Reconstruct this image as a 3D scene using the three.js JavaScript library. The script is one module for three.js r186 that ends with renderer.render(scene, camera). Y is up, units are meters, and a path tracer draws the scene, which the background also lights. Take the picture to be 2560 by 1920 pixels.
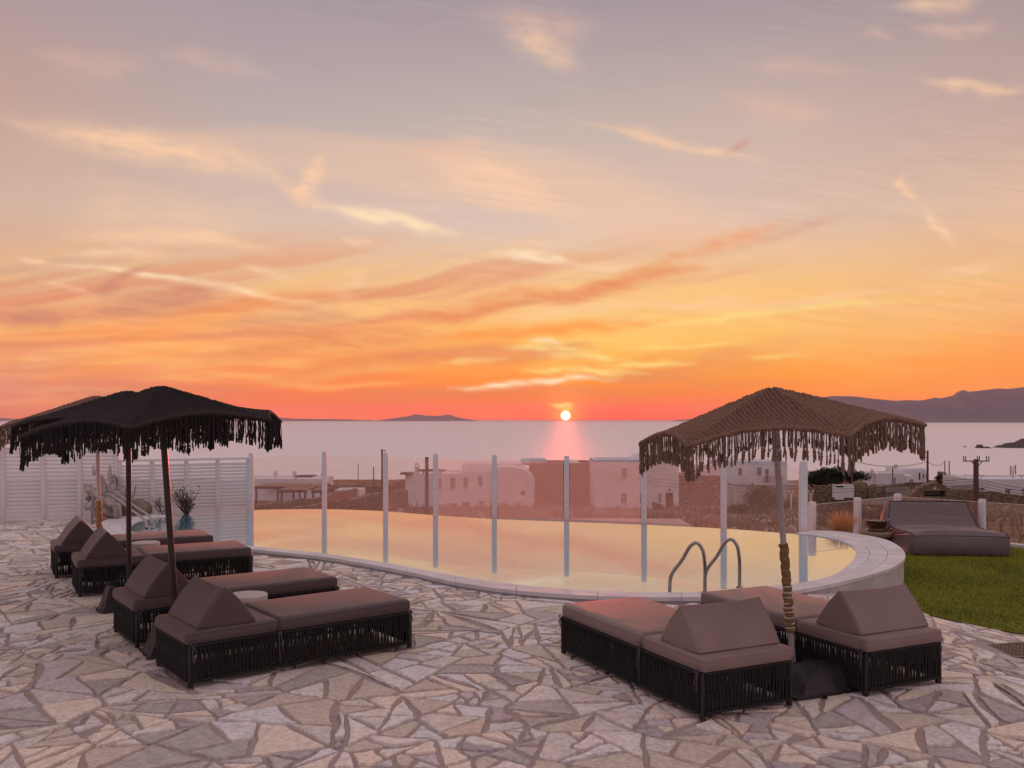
import * as THREE from 'three';
import { mergeGeometries, mergeVertices } from 'three/addons/utils/BufferGeometryUtils.js';

// ---------------------------------------------------------------- camera
// level camera with a shifted lens: the horizon lies at row 1050 of 1920, focal length 2250 px of 2560
const EYE = 2.05, FOC = 2250, CX = 1280, HOR = 1050;
const scene = new THREE.Scene();
const camera = new THREE.PerspectiveCamera(2 * Math.atan(960 / FOC) * 180 / Math.PI, 2560 / 1920, 0.1, 120000);
camera.position.set(0, EYE, 0);
camera.lookAt(0, EYE, -10);
camera.setViewOffset(2560, 1920, 0, -90, 2560, 1920);
const renderer = new THREE.WebGLRenderer();
renderer.toneMapping = THREE.LinearToneMapping;
renderer.toneMappingExposure = 1.0;
renderer.shadowMap.enabled = true;

// ---------------------------------------------------------------- small maths
let seed = 12345;
const rnd = () => { seed = (seed + 0x6D2B79F5) | 0; let t = Math.imul(seed ^ (seed >>> 15), 1 | seed); t = (t + Math.imul(t ^ (t >>> 7), 61 | t)) ^ t; return ((t ^ (t >>> 14)) >>> 0) / 4294967296; };
const rr = (a, b) => a + (b - a) * rnd();
const lerp = (a, b, t) => a + (b - a) * t;
const clamp = (x, a = 0, b = 1) => Math.min(b, Math.max(a, x));
const smooth = (a, b, x) => { const t = clamp((x - a) / (b - a)); return t * t * (3 - 2 * t); };
const V = (x, y, z) => new THREE.Vector3(x, y, z);
const hash = (x, y, s) => { let h = Math.imul(x, 374761393) ^ Math.imul(y, 668265263) ^ Math.imul(s, 1274126177); h = Math.imul(h ^ (h >>> 13), 1274126177); return ((h ^ (h >>> 16)) >>> 0) / 4294967296; };
// value noise, periodic with period P (0: not periodic)
function vnoise(x, y, s = 0, P = 0) {
  const xi = Math.floor(x), yi = Math.floor(y), fx = x - xi, fy = y - yi;
  const u = fx * fx * fx * (fx * (fx * 6 - 15) + 10), v = fy * fy * fy * (fy * (fy * 6 - 15) + 10);
  let x0 = xi, x1 = xi + 1, y0 = yi, y1 = yi + 1;
  if (P) { x0 = ((x0 % P) + P) % P; x1 = (x0 + 1) % P; y0 = ((y0 % P) + P) % P; y1 = (y0 + 1) % P; }
  const a = hash(x0, y0, s), b = hash(x1, y0, s), c = hash(x0, y1, s), d = hash(x1, y1, s);
  return a + (b - a) * u + (c - a) * v + (a - b - c + d) * u * v;
}
function fbm(x, y, s = 0, oct = 4, P = 0, gain = 0.5) {
  let a = 0, k = 1, t = 0;
  for (let i = 0; i < oct; i++) { a += k * vnoise(x, y, s + i * 17, P); t += k; k *= gain; x *= 2; y *= 2; P *= 2; }
  return a / t;
}
const s2l = (c) => { c /= 255; return c <= 0.04045 ? c / 12.92 : Math.pow((c + 0.055) / 1.055, 2.4); };
// a pixel of the photograph at a chosen distance, or on a level at height h
const at = (px, py, Z) => V((px - CX) / FOC * Z, EYE - (py - HOR) / FOC * Z, -Z);
const onLevel = (px, py, h = 0) => at(px, py, FOC * (EYE - h) / (py - HOR));

// ---------------------------------------------------------------- sky
// rows: elevation in degrees; columns: azimuth from straight ahead in degrees (right positive)
const AZ = [-180, -135, -95, -60, -29.6, -16, 0, 3.4, 16, 29.6, 60, 95, 135, 180];
const EL = [0, 1.5, 3, 5, 8, 12, 18, 25, 40, 60, 90];
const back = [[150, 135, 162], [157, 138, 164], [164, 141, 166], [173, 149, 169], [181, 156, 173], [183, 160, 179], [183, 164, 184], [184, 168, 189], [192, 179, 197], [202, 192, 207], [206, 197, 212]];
const mix3 = (a, b, t) => [0, 1, 2].map((i) => lerp(a[i], b[i], t));
const ahead = [
  [[228, 140, 118], [251, 138, 92], [254, 132, 78], [255, 116, 62], [252, 134, 76], [248, 146, 88]],
  [[228, 148, 128], [249, 134, 96], [255, 138, 80], [255, 134, 70], [255, 146, 80], [250, 148, 92]],
  [[236, 162, 124], [252, 150, 94], [255, 152, 76], [255, 168, 76], [255, 164, 80], [254, 156, 88]],
  [[250, 170, 112], [254, 172, 110], [255, 186, 100], [255, 206, 114], [255, 190, 102], [250, 170, 102]],
  [[220, 172, 142], [238, 188, 138], [248, 192, 134], [251, 202, 136], [249, 196, 132], [240, 188, 136]],
  [[212, 180, 162], [220, 191, 174], [225, 196, 181], [226, 196, 180], [225, 193, 174], [222, 186, 162]],
  [[194, 162, 152], [190, 173, 170], [200, 181, 173], [201, 181, 172], [204, 179, 169], [194, 166, 159]],
  [[168, 150, 158], [167, 152, 160], [168, 153, 159], [168, 153, 159], [165, 150, 156], [160, 144, 149]],
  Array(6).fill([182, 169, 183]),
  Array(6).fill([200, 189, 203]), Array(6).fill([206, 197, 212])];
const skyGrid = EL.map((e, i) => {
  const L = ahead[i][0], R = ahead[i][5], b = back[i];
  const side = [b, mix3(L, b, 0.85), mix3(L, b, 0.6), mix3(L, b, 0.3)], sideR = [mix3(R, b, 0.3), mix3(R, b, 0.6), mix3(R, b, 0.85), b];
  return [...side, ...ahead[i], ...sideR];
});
const seg = (arr, x) => { let i = 0; while (i < arr.length - 2 && x > arr[i + 1]) i++; return [i, clamp((x - arr[i]) / (arr[i + 1] - arr[i]))]; };
// wisps: points in the photograph's 2212-wide view (a direction each), width, strength, colour
const PEACH = [252, 206, 168], PALE = [255, 224, 186], PINK = [236, 188, 166], MAUVE = [206, 138, 116], RUST = [236, 146, 98], GOLD = [255, 226, 142], ORANGE = [255, 158, 84];
const wisps = [
  [[[20, 262], [150, 284], [350, 322], [500, 348], [600, 380], [655, 425]], 26, 0.8, PEACH],
  [[[702, 340], [684, 372], [664, 404], [640, 432]], 17, 0.85, PEACH], [[[610, 400], [660, 430], [720, 445]], 14, 0.6, PEACH],
  [[[690, 446], [800, 466], [900, 484], [992, 503]], 13, 1, PALE],
  [[[1030, 38], [1110, 48], [1180, 62], [1300, 56]], 30, 0.5, PINK], [[[1090, 60], [1150, 85], [1210, 125], [1250, 150]], 26, 0.55, PEACH],
  [[[1940, 8], [2030, 14], [2110, 6]], 14, 0.6, PEACH], [[[1980, 62], [2060, 66], [2160, 52]], 14, 0.45, PINK], [[[1840, 82], [1880, 72], [1930, 96]], 9, 0.35, PINK],
  [[[1985, 168], [2060, 184], [2130, 196], [2230, 188]], 10, 0.75, PEACH], [[[1600, 140], [1720, 142], [1860, 160]], 16, 0.3, PINK],
  [[[1250, 262], [1340, 280], [1420, 304], [1520, 326], [1640, 348]], 9, 0.7, PEACH], [[[1560, 205], [1680, 235], [1800, 250]], 22, 0.4, PINK],
  [[[900, 320], [1000, 350], [1100, 392], [1170, 430], [1250, 462]], 34, 0.5, PEACH], [[[930, 395], [1060, 380], [1180, 400]], 30, 0.4, PEACH], [[[830, 330], [960, 320], [1050, 300]], 20, 0.35, PINK],
  [[[1000, 440], [1120, 440], [1240, 462]], 16, 0.45, PEACH],
  [[[1956, 368], [1944, 392], [1975, 420], [1992, 440]], 9, 0.85, PEACH], [[[1998, 444], [2008, 475], [2040, 500], [2058, 512], [2070, 530]], 10, 0.8, PEACH],
  [[[1055, 545], [1130, 549], [1200, 558], [1255, 566]], 7, 1, PALE], [[[1250, 570], [1300, 577], [1370, 578]], 8, 0.7, PEACH],
  [[[735, 518], [780, 520], [815, 524]], 7, 0.7, PEACH], [[[700, 632], [750, 628], [770, 600], [745, 592]], 14, 0.4, PEACH],
  [[[140, 508], [300, 512], [430, 510], [520, 524], [612, 546]], 14, 0.75, PEACH], [[[120, 470], [300, 460], [500, 470], [580, 440]], 34, 0.35, PEACH], [[[140, 548], [260, 543], [380, 548]], 8, 0.6, PEACH],
  [[[30, 556], [90, 560], [120, 566]], 5, 0.7, PEACH], [[[120, 568], [200, 574], [270, 586], [330, 596], [430, 612], [520, 622], [610, 648], [720, 668]], 6, 0.85, PALE], [[[80, 608], [140, 618], [200, 634]], 5, 0.7, PEACH], [[[520, 570], [590, 590], [650, 604]], 6, 0.55, PEACH],
  [[[340, 565], [300, 584], [262, 604], [210, 628]], 9, 0.6, MAUVE], [[[180, 700], [230, 676], [330, 654], [420, 636], [500, 622]], 22, 0.75, MAUVE], [[[200, 628], [230, 628], [270, 620]], 10, 0.6, MAUVE],
  [[[-40, 688], [80, 690], [180, 690]], 20, 0.7, MAUVE], [[[-40, 770], [20, 780], [60, 800]], 24, 0.45, RUST],
  [[[430, 700], [560, 690], [680, 682], [820, 692]], 12, 0.45, MAUVE],
  [[[790, 694], [900, 688], [1000, 682], [1080, 660], [1140, 650]], 14, 0.85, RUST], [[[1020, 655], [1110, 632], [1240, 640], [1330, 612], [1430, 590], [1520, 578]], 14, 0.8, RUST],
  [[[1330, 600], [1450, 560], [1560, 525], [1660, 492], [1720, 470]], 14, 0.45, RUST], [[[1560, 545], [1700, 505], [1840, 460]], 10, 0.3, MAUVE], [[[1550, 335], [1600, 315], [1640, 300]], 8, 0.35, MAUVE],
  [[[400, 800], [480, 770], [600, 752], [720, 740], [860, 730], [1000, 728]], 20, 0.75, RUST], [[[880, 745], [1040, 728], [1180, 716], [1300, 706], [1400, 692], [1440, 690]], 12, 0.85, ORANGE],
  [[[480, 850], [620, 818], [760, 790], [900, 772], [1060, 768], [1180, 762], [1250, 748]], 18, 0.6, RUST], [[[860, 806], [960, 798], [1060, 800], [1120, 796]], 14, 0.7, ORANGE], [[[100, 845], [240, 850], [380, 860]], 22, 0.5, MAUVE],
  [[[0, 730], [120, 720], [300, 722], [420, 690], [560, 650], [760, 630]], 20, 0.4, ORANGE], [[[200, 770], [350, 760], [480, 740]], 14, 0.4, ORANGE],
  [[[1030, 700], [1140, 690], [1250, 664], [1380, 650]], 12, 0.4, PEACH], [[[1280, 665], [1370, 655], [1500, 656], [1640, 640]], 8, 0.5, PEACH],
  [[[1400, 700], [1560, 688], [1700, 668], [1860, 660], [2000, 654]], 7, 0.65, GOLD], [[[1430, 660], [1600, 662], [1760, 652], [1920, 632], [2080, 626]], 9, 0.45, PEACH], [[[1960, 600], [2080, 588], [2212, 572]], 9, 0.45, PEACH],
  [[[1150, 742], [1200, 741], [1225, 746]], 5, 0.9, PALE], [[[1090, 750], [1180, 754], [1280, 758]], 7, 0.8, GOLD], [[[1170, 772], [1260, 770], [1350, 776]], 7, 0.7, GOLD], [[[1340, 752], [1460, 748], [1600, 740]], 5, 0.5, GOLD],
  [[[960, 838], [1080, 828], [1180, 822], [1290, 820], [1340, 818]], 6, 1, PALE], [[[1130, 800], [1260, 802], [1400, 806]], 6, 0.75, GOLD], [[[1280, 790], [1400, 786], [1500, 790]], 6, 0.7, GOLD], [[[940, 780], [1040, 776], [1110, 770]], 6, 0.6, GOLD],
  [[[1190, 878], [1222, 875], [1256, 878]], 3, 0.85, GOLD], [[[1200, 884], [1222, 884], [1250, 884]], 3, 0.6, GOLD],
  [[[1610, 766], [1680, 770], [1740, 772]], 4, 0.5, GOLD], [[[60, 820], [160, 800], [300, 790]], 16, 0.3, ORANGE],
  [[[2090, 690], [2105, 598], [2090, 590]], 5, 0.25, PEACH], [[[60, 120], [180, 140], [320, 140]], 22, 0.3, PINK], [[[330, 115], [450, 130], [600, 165]], 16, 0.3, PINK],
].map(([pts, w, k, c]) => {
  const p = pts.map(([x, y]) => [x * 2560 / 2212, y * 2560 / 2212]), W = w * 1.157;
  const L = [0]; for (let i = 1; i < p.length; i++) L.push(L[i - 1] + Math.hypot(p[i][0] - p[i - 1][0], p[i][1] - p[i - 1][1]));
  const xs = p.map((q) => q[0]), ys = p.map((q) => q[1]), m = W * 3 + 50;
  return { p, W, k, c, L, len: L[L.length - 1], box: [Math.min(...xs) - m, Math.max(...xs) + m, Math.min(...ys) - m, Math.max(...ys) + m] };
});
const SUNPX = [1414, 1039];
const HAZE = 0.000024;   // the air's haze a metre, see scene.fog below; it thins what shines through it low over the sea
const AIR = [0.42, 0.27, 0.25];
const through = (eDeg) => Math.exp(-HAZE * Math.min(31000, 450 / Math.sin(Math.max(eDeg, 0.05) * Math.PI / 180)));
function makeSky(W, H) {
  const data = new Float32Array(W * H * 4), c = [0, 0, 0];
  for (let j = 0; j < H; j++) {
    const e = ((j + 0.5) / H - 0.5) * Math.PI, eDeg = Math.max(0, e * 180 / Math.PI);
    const [ei, et] = seg(EL, eDeg);
    for (let i = 0; i < W; i++) {
      const o = (j * W + i) * 4;
      data[o + 3] = 1;
      const th = ((i + 0.5) / W - 0.5) * 2 * Math.PI, x = Math.cos(th), z = Math.sin(th);   // direction (x cos e, sin e, z cos e)
      let az = Math.atan2(x, -z) * 180 / Math.PI;
      const [ai, a0] = seg(AZ, az), t = a0;
      const A = skyGrid[ei], B = skyGrid[ei + 1];
      for (let k = 0; k < 3; k++) c[k] = lerp(lerp(A[ai][k], A[ai + 1][k], t), lerp(B[ai][k], B[ai + 1][k], t), et);
      if (e < -0.02) { for (let k = 0; k < 3; k++) data[o + k] = s2l(c[k]); continue; }
      let gain = 1;
      const front = z < -0.3;
      const px = front ? CX + FOC * x / -z : 0, py = front ? HOR - FOC * Math.tan(e) / -z : 0;
      // thin high cirrus everywhere, drawn out along the wind
      const h = 1 / (Math.sin(Math.max(e, 0.02)) + 0.06), sx = Math.sin(az * Math.PI / 180) * h, sz = Math.cos(az * Math.PI / 180) * h;
      const wx = fbm(sx * 0.5 + 9, sz * 0.5, 3, 3) - 0.5;
      const ci = fbm(sx * 0.55 + sz * 0.25 + wx * 1.5, (sz - sx * 0.35) * 1.5 + wx * 2.0, 7, 5);
      const veil = smooth(0.46, 0.74, ci) * 0.42 * smooth(0, 12, eDeg);
      for (let k = 0; k < 3; k++) c[k] = lerp(c[k], [248, 200, 166][k], veil);
      if (front && px > -900 && px < 3500 && py > -1300) {
        // streaks of dark and light low down
        const d = clamp((1050 - py) / 520), low = smooth(0.02, 0.16, d) * (1 - smooth(0.55, 1.0, d)) * (1 - smooth(1300, 2300, px) * 0.75);
        const bend = py + (px - 1280) * 0.22 * smooth(0.1, 0.8, d) + 60 * (fbm(px / 400, py / 240, 31, 3) - 0.5);
        const st = fbm(px / 620 + bend / 900, bend / 52, 41, 6, 0, 0.56);
        const dk = smooth(0.47, 0.7, st) * low * 0.66, lt = smooth(0.5, 0.3, st) * low * 0.5;
        for (let k = 0; k < 3; k++) { c[k] = lerp(c[k], [226, 142, 108][k], dk); c[k] = lerp(c[k], [255, 200, 122][k], lt); }
        const fx = px + 46 * (fbm(px / 120, py / 70, 51, 4) - 0.5), fy = py + 26 * (fbm(px / 90, py / 50, 61, 4) - 0.5);
        const gr = fbm(px / 70 + py / 160, py / 11 - px / 60, 71, 4), gr2 = fbm(px / 26, py / 16, 81, 3);
        for (const w of wisps) {
          if (fx < w.box[0] || fx > w.box[1] || fy < w.box[2] || fy > w.box[3]) continue;
          let best = 1e9, s = 0;
          for (let q = 0; q < w.p.length - 1; q++) {
            const [ax, ay] = w.p[q], [bx, by] = w.p[q + 1], ux = bx - ax, uy = by - ay;
            const tt = clamp(((fx - ax) * ux + (fy - ay) * uy) / (ux * ux + uy * uy)), dd = Math.hypot(fx - ax - ux * tt, fy - ay - uy * tt);
            if (dd < best) { best = dd; s = (w.L[q] + tt * (w.L[q + 1] - w.L[q])) / w.len; }
          }
          const taper = Math.min(1, 0.25 + 2.6 * Math.min(s, 1 - s)), ww = w.W * (0.35 + 0.85 * taper);
          const f = Math.exp(-((best / ww) ** 2)) * w.k * taper * clamp(0.3 + 1.05 * gr + 0.4 * (gr2 - 0.5)) * 1.1;
          for (let k = 0; k < 3; k++) c[k] = lerp(c[k], w.c[k], clamp(f));
        }
        const fib = (fbm(px / 150 + 3, (py - px * 0.12) / 9, 91, 4) - 0.5) * smooth(0.42, 0.7, fbm(px / 420, py / 160, 93, 3)) * 15 * (py < 900 ? 1 : 0.5);
        c[0] += fib; c[1] += fib * 0.85; c[2] += fib * 0.6;
        // brightness of the air round the sun, then the sun itself
        const ds = Math.hypot(px - SUNPX[0], py - SUNPX[1]);
        gain = 1 + 0.5 * Math.exp(-ds / 36);
        for (let k = 0; k < 3; k++) c[k] = lerp(c[k], [255, 186, 110][k], 0.75 * Math.exp(-ds / 26));
        if (ds < 26) { const q = 1 - smooth(7.5, 11.5, ds); gain = lerp(gain, 5, q); for (let k = 0; k < 3; k++) c[k] = lerp(c[k], [255, 244, 214][k], q); }
      }
      const T = through(eDeg);
      for (let k = 0; k < 3; k++) { const L = s2l(Math.min(255, c[k])) * gain; data[o + k] = Math.max(0.25 * L, L - AIR[k] * (1 - T)) / T; }
    }
  }
  const tx = new THREE.DataTexture(data, W, H, THREE.RGBAFormat, THREE.FloatType);
  tx.mapping = THREE.EquirectangularReflectionMapping;
  tx.magFilter = tx.minFilter = THREE.LinearFilter;
  tx.needsUpdate = true;
  return tx;
}
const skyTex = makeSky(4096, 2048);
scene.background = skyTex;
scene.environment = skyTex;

scene.fog = new THREE.FogExp2(0xecd8dc, HAZE);

// ---------------------------------------------------------------- sun, just above the sea
const sun = new THREE.DirectionalLight(new THREE.Color().setRGB(1, 0.1, 0.05), 3.3);
sun.position.set((SUNPX[0] - CX) / FOC * 60, (HOR - SUNPX[1] + 26) / FOC * 60, -60);
sun.target.position.set(0, 0, 0);
sun.castShadow = true;
Object.assign(sun.shadow.camera, { left: -30, right: 30, top: 30, bottom: -30, near: 0.1, far: 200 });
sun.shadow.radius = 1.2;
scene.add(sun, sun.target);

// ---------------------------------------------------------------- object helpers
const used = new Set();
function numbered(name) {
  if (!used.has(name)) { used.add(name); return name; }
  for (let i = 1; ; i++) { const n = `${name}_${String(i).padStart(3, '0')}`; if (!used.has(n)) { used.add(n); return n; } }
}
function shadows(o) { o.castShadow = o.receiveShadow = true; return o; }
function part(parent, name, geo, mat, label) {
  const m = shadows(new THREE.Mesh(geo, mat));
  if (parent.isScene) m.name = numbered(name);
  else { const same = parent.children.filter((c) => c.userData.base === name).length; m.userData.base = name; m.name = same ? `${name}_${String(same).padStart(3, '0')}` : name; }
  if (label) m.userData.label = label;
  parent.add(m);
  return m;
}
function tag(o, label, category, group) { o.userData.label = label; o.userData.category = category; if (group) o.userData.group = group; return o; }
function thing(name, label, category, pos = [0, 0, 0], turn = 0, group) {
  const g = new THREE.Group(); g.name = numbered(name); scene.add(g);
  g.position.set(...pos); g.rotation.y = turn;
  return tag(g, label, category, group);
}
function single(name, geo, mat, label, category, group) { return tag(part(scene, name, geo, mat), label, category, group); }
function struct(name, geo, mat) { const m = part(scene, name, geo, mat); m.userData.kind = 'structure'; return m; }
function copyOf(o, label, pos, turn = 0) { const c = o.clone(); c.name = numbered(o.name.replace(/_\d{3}$/, '')); scene.add(c); c.userData = { ...o.userData, label }; c.position.set(...pos); c.rotation.y = turn; return c; }

// ---------------------------------------------------------------- geometry helpers
const G = (pos, idx, uv) => { const g = new THREE.BufferGeometry(); g.setAttribute('position', new THREE.Float32BufferAttribute(pos, 3)); if (uv) g.setAttribute('uv', new THREE.Float32BufferAttribute(uv, 2)); g.setIndex(idx); g.computeVertexNormals(); return g; };
function box(x0, x1, y0, y1, z0, z1) { return new THREE.BoxGeometry(x1 - x0, y1 - y0, z1 - z0).translate((x0 + x1) / 2, (y0 + y1) / 2, (z0 + z1) / 2); }
const boxUV = (g, k = 1) => {   // uv in metres from the faces' own plane
  const h = g.index ? g.toNonIndexed() : g, p = h.attributes.position, n = h.attributes.normal, uv = new Float32Array(p.count * 2);
  for (let i = 0; i < p.count; i++) {
    const ax = Math.abs(n.getX(i)), ay = Math.abs(n.getY(i)), az = Math.abs(n.getZ(i));
    const [u, v] = ay >= ax && ay >= az ? [p.getX(i), p.getZ(i)] : ax > az ? [p.getZ(i), p.getY(i)] : [p.getX(i), p.getY(i)];
    uv[i * 2] = u * k; uv[i * 2 + 1] = v * k;
  }
  h.setAttribute('uv', new THREE.BufferAttribute(uv, 2));
  return h;
};
// rounded box with crowned faces: half sizes a, b, c; corner radius r
function softBox(a, b, c, r, n = [12, 4, 8], bulge = 0, wrinkle = 0, s = 0) {
  const g = new THREE.BoxGeometry(2 * a, 2 * b, 2 * c, ...n); const p = g.attributes.position;
  // spread the divisions towards the rims so that the rounding has enough of them
  const sh = (x, h) => { const t = clamp(x / h, -1, 1); return h * Math.sign(t) * (1 - Math.pow(1 - Math.abs(t), 1.7)); };
  for (let i = 0; i < p.count; i++) {
    let x = sh(p.getX(i), a), y = sh(p.getY(i), b), z = sh(p.getZ(i), c);
    const q = V(clamp(x, -a + r, a - r), clamp(y, -b + r, b - r), clamp(z, -c + r, c - r)), d = V(x, y, z).sub(q);
    if (d.lengthSq() > 1e-12) d.setLength(r);
    const f = (1 - (x / a) ** 2) * (1 - (z / c) ** 2);
    let yy = q.y + d.y + Math.sign(y) * bulge * Math.max(0, f) * Math.abs(y / b);
    const fs = (1 - (y / b) ** 2);
    const wr = wrinkle * (fbm(x * 4 + s, z * 4 + y * 5, s, 3) - 0.5) * 2;
    p.setXYZ(i, q.x + d.x * (1 + 0.2 * fs), yy + wr, q.z + d.z * (1 + 0.2 * fs) + wr * 0.5);
  }
  const m = mergeVertices((g.deleteAttribute('normal'), g.deleteAttribute('uv'), g), 1e-5); m.computeVertexNormals();
  const P = m.attributes.position, uv = new Float32Array(P.count * 2);
  for (let i = 0; i < P.count; i++) { uv[2 * i] = P.getX(i) + P.getY(i) * 0.6; uv[2 * i + 1] = P.getZ(i) + P.getY(i) * 0.8; }
  m.setAttribute('uv', new THREE.BufferAttribute(uv, 2));
  return m;
}
// skin over rings of equal length, closed round, with caps that shrink to a centre
function skin(rings, caps = true) {
  const n = rings[0].length, pos = [], idx = [], uv = [];
  let v = 0;
  rings.forEach((r, k) => {
    if (k) v += r[0].distanceTo(rings[k - 1][0]);
    let u = 0;
    for (let i = 0; i <= n; i++) { const p = r[i % n]; if (i) u += p.distanceTo(r[i - 1]); pos.push(p.x, p.y, p.z); uv.push(u, v); }
  });
  const m = n + 1;
  for (let k = 0; k < rings.length - 1; k++) for (let i = 0; i < n; i++) { const a = k * m + i, b = a + 1, c = a + m, d = c + 1; idx.push(a, b, c, b, d, c); }
  if (caps) for (const [k, flip] of [[0, true], [rings.length - 1, false]]) {
    const c = rings[k].reduce((s, p) => s.add(p), V(0, 0, 0)).divideScalar(n), o = pos.length / 3;
    pos.push(c.x, c.y, c.z); uv.push(0, 0);
    for (let i = 0; i < n; i++) { const a = k * m + i, b = k * m + i + 1; flip ? idx.push(o, b, a) : idx.push(o, a, b); }
  }
  const g = G(pos, idx, uv);
  const nn = g.attributes.normal;   // weld the seam's normals
  for (let k = 0; k < rings.length; k++) { const a = k * m, b = a + n, q = V(nn.getX(a) + nn.getX(b), nn.getY(a) + nn.getY(b), nn.getZ(a) + nn.getZ(b)).normalize(); nn.setXYZ(a, q.x, q.y, q.z); nn.setXYZ(b, q.x, q.y, q.z); }
  return g;
}
// a tube through points with a radius at each
function limb(pts, radii, sides = 6, wob = 0, s = 0) {
  const rings = []; let nrm = null;
  pts.forEach((p, i) => {
    const t = (pts[Math.min(i + 1, pts.length - 1)]).clone().sub(pts[Math.max(i - 1, 0)]).normalize();
    if (!nrm) nrm = Math.abs(t.y) < 0.9 ? V(0, 1, 0) : V(1, 0, 0);
    nrm = nrm.clone().sub(t.clone().multiplyScalar(nrm.dot(t))).normalize();
    const bn = t.clone().cross(nrm), r = Array.isArray(radii) ? radii[i] : radii, ring = [];
    for (let k = 0; k < sides; k++) { const a = k / sides * Math.PI * 2, q = r * (1 + wob * (fbm(k * 0.7 + s, i * 0.6, s, 2) - 0.5) * 2); ring.push(p.clone().addScaledVector(nrm, Math.cos(a) * q).addScaledVector(bn, Math.sin(a) * q)); }
    rings.push(ring);
  });
  return skin(rings);
}
const spline = (pts, n, closed = false) => new THREE.CatmullRomCurve3(pts, closed, 'centripetal').getPoints(n);
const rod = (a, b, r, sides = 8) => limb([a, b], r, sides);
const beam = (a, b, w, h) => { const d = b.clone().sub(a), L = d.length(), g = boxUV(new THREE.BoxGeometry(L, h, w)); const q = new THREE.Quaternion().setFromUnitVectors(V(1, 0, 0), d.normalize()); return g.applyQuaternion(q).translate((a.x + b.x) / 2, (a.y + b.y) / 2, (a.z + b.z) / 2); };
const strip = (g) => { const h = g.index ? g.toNonIndexed() : g; for (const k of Object.keys(h.attributes)) if (!['position', 'normal', 'uv'].includes(k)) h.deleteAttribute(k); if (!h.attributes.uv) h.setAttribute('uv', new THREE.BufferAttribute(new Float32Array(h.attributes.position.count * 2), 2)); return h; };
const join = (list) => mergeGeometries(list.map(strip));

// ---------------------------------------------------------------- textures and materials
function tex(n, fn, srgb = true, rep = 1) {
  const d = new Uint8Array(n * n * 4);
  for (let j = 0; j < n; j++) for (let i = 0; i < n; i++) { const c = fn(i / n, j / n), o = (j * n + i) * 4; d[o] = clamp(c[0], 0, 255); d[o + 1] = clamp(c[1], 0, 255); d[o + 2] = clamp(c[2], 0, 255); d[o + 3] = c.length > 3 ? clamp(c[3], 0, 255) : 255; }
  const t = new THREE.DataTexture(d, n, n); t.wrapS = t.wrapT = THREE.RepeatWrapping; t.magFilter = THREE.LinearFilter; t.minFilter = THREE.LinearMipmapLinearFilter; t.generateMipmaps = true;
  if (srgb) t.colorSpace = THREE.SRGBColorSpace;
  t.repeat.set(rep, rep); t.needsUpdate = true; return t;
}
const l2s = (x) => 255 * (x <= 0.0031308 ? x * 12.92 : 1.055 * Math.pow(x, 1 / 2.4) - 0.055);
const lin = (r, g, b) => new THREE.Color().setRGB(r, g, b);
const std = (o) => { const { rgb, ...r } = o; const m = new THREE.MeshPhysicalMaterial(r); if (rgb) m.color = lin(...rgb); m.side = THREE.DoubleSide; return m; };
const grey = (n, fn, rep) => tex(n, (u, v) => { const g = 255 * fn(u, v); return [g, g, g]; }, false, rep);
const tone = (n, a, b, fn, rep) => tex(n, (u, v) => { const t = clamp(fn(u, v)); return [0, 1, 2].map((k) => l2s(lerp(a[k], b[k], t))); }, true, rep);

const M = {};
const blot = grey(256, (u, v) => fbm(u * 8, v * 8, 5, 5, 8), 1);
const weaveBump = grey(128, (u, v) => 0.5 + 0.25 * Math.sin(u * 2 * Math.PI * 32) * Math.sin(v * 2 * Math.PI * 32) + 0.3 * (fbm(u * 16, v * 16, 9, 3, 16) - 0.5), 6);
const clothTone = (a, s) => tex(256, (u, v) => { const t = 0.86 + 0.2 * fbm(u * 6, v * 6, s, 5, 6) + 0.12 * (fbm(u * 64, v * 64, s + 3, 2, 64) - 0.5); return a.map((c) => l2s(c * t)); }, true, 1.3);
const fabric = (rgb, s) => std({ map: clothTone(rgb, s), bumpMap: weaveBump, bumpScale: 0.0012, roughness: 0.62, sheen: 1, sheenRoughness: 0.5, sheenColor: lin(1, 0.78, 0.7) });
M.cushionDark = fabric([0.092, 0.066, 0.068], 11);
M.cushionTaupe = fabric([0.25, 0.184, 0.164], 21);
M.sofa = fabric([0.15, 0.115, 0.118], 31);
M.tie = std({ rgb: [0.09, 0.075, 0.085], roughness: 0.9 });
M.rope = std({ rgb: [0.009, 0.0075, 0.008], roughness: 0.8, bumpMap: grey(64, (u, v) => 0.5 + 0.5 * Math.sin((u * 4 + v * 8) * 2 * Math.PI), 20), bumpScale: 0.001 });
M.blackMetal = std({ rgb: [0.018, 0.017, 0.018], roughness: 0.45 });
M.white = std({ color: '#ffffff', map: tone(512, [0.6, 0.58, 0.58], [0.8, 0.79, 0.78], (u, v) => 0.2 + 0.9 * fbm(u * 5, v * 5, 3, 6, 5), 0.5), bumpMap: blot, bumpScale: 0.003, roughness: 0.75 });
M.paint = std({ map: tone(256, [0.64, 0.62, 0.62], [0.8, 0.79, 0.78], (u, v) => 0.1 + 1.0 * fbm(u * 3, v * 24, 13, 5, 3), 0.9), bumpMap: grey(256, (u, v) => fbm(u * 4, v * 40, 15, 4, 4), 1), bumpScale: 0.001, roughness: 0.55 });
M.plaster = std({ map: tone(512, [0.55, 0.53, 0.53], [0.76, 0.75, 0.74], (u, v) => 0.15 + 1.0 * fbm(u * 6, v * 6, 23, 6, 6) - 0.35 * smooth(0.62, 0.72, fbm(u * 9, v * 9, 29, 5, 9)), 0.35), bumpMap: blot, bumpScale: 0.006, roughness: 0.9 });
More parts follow.
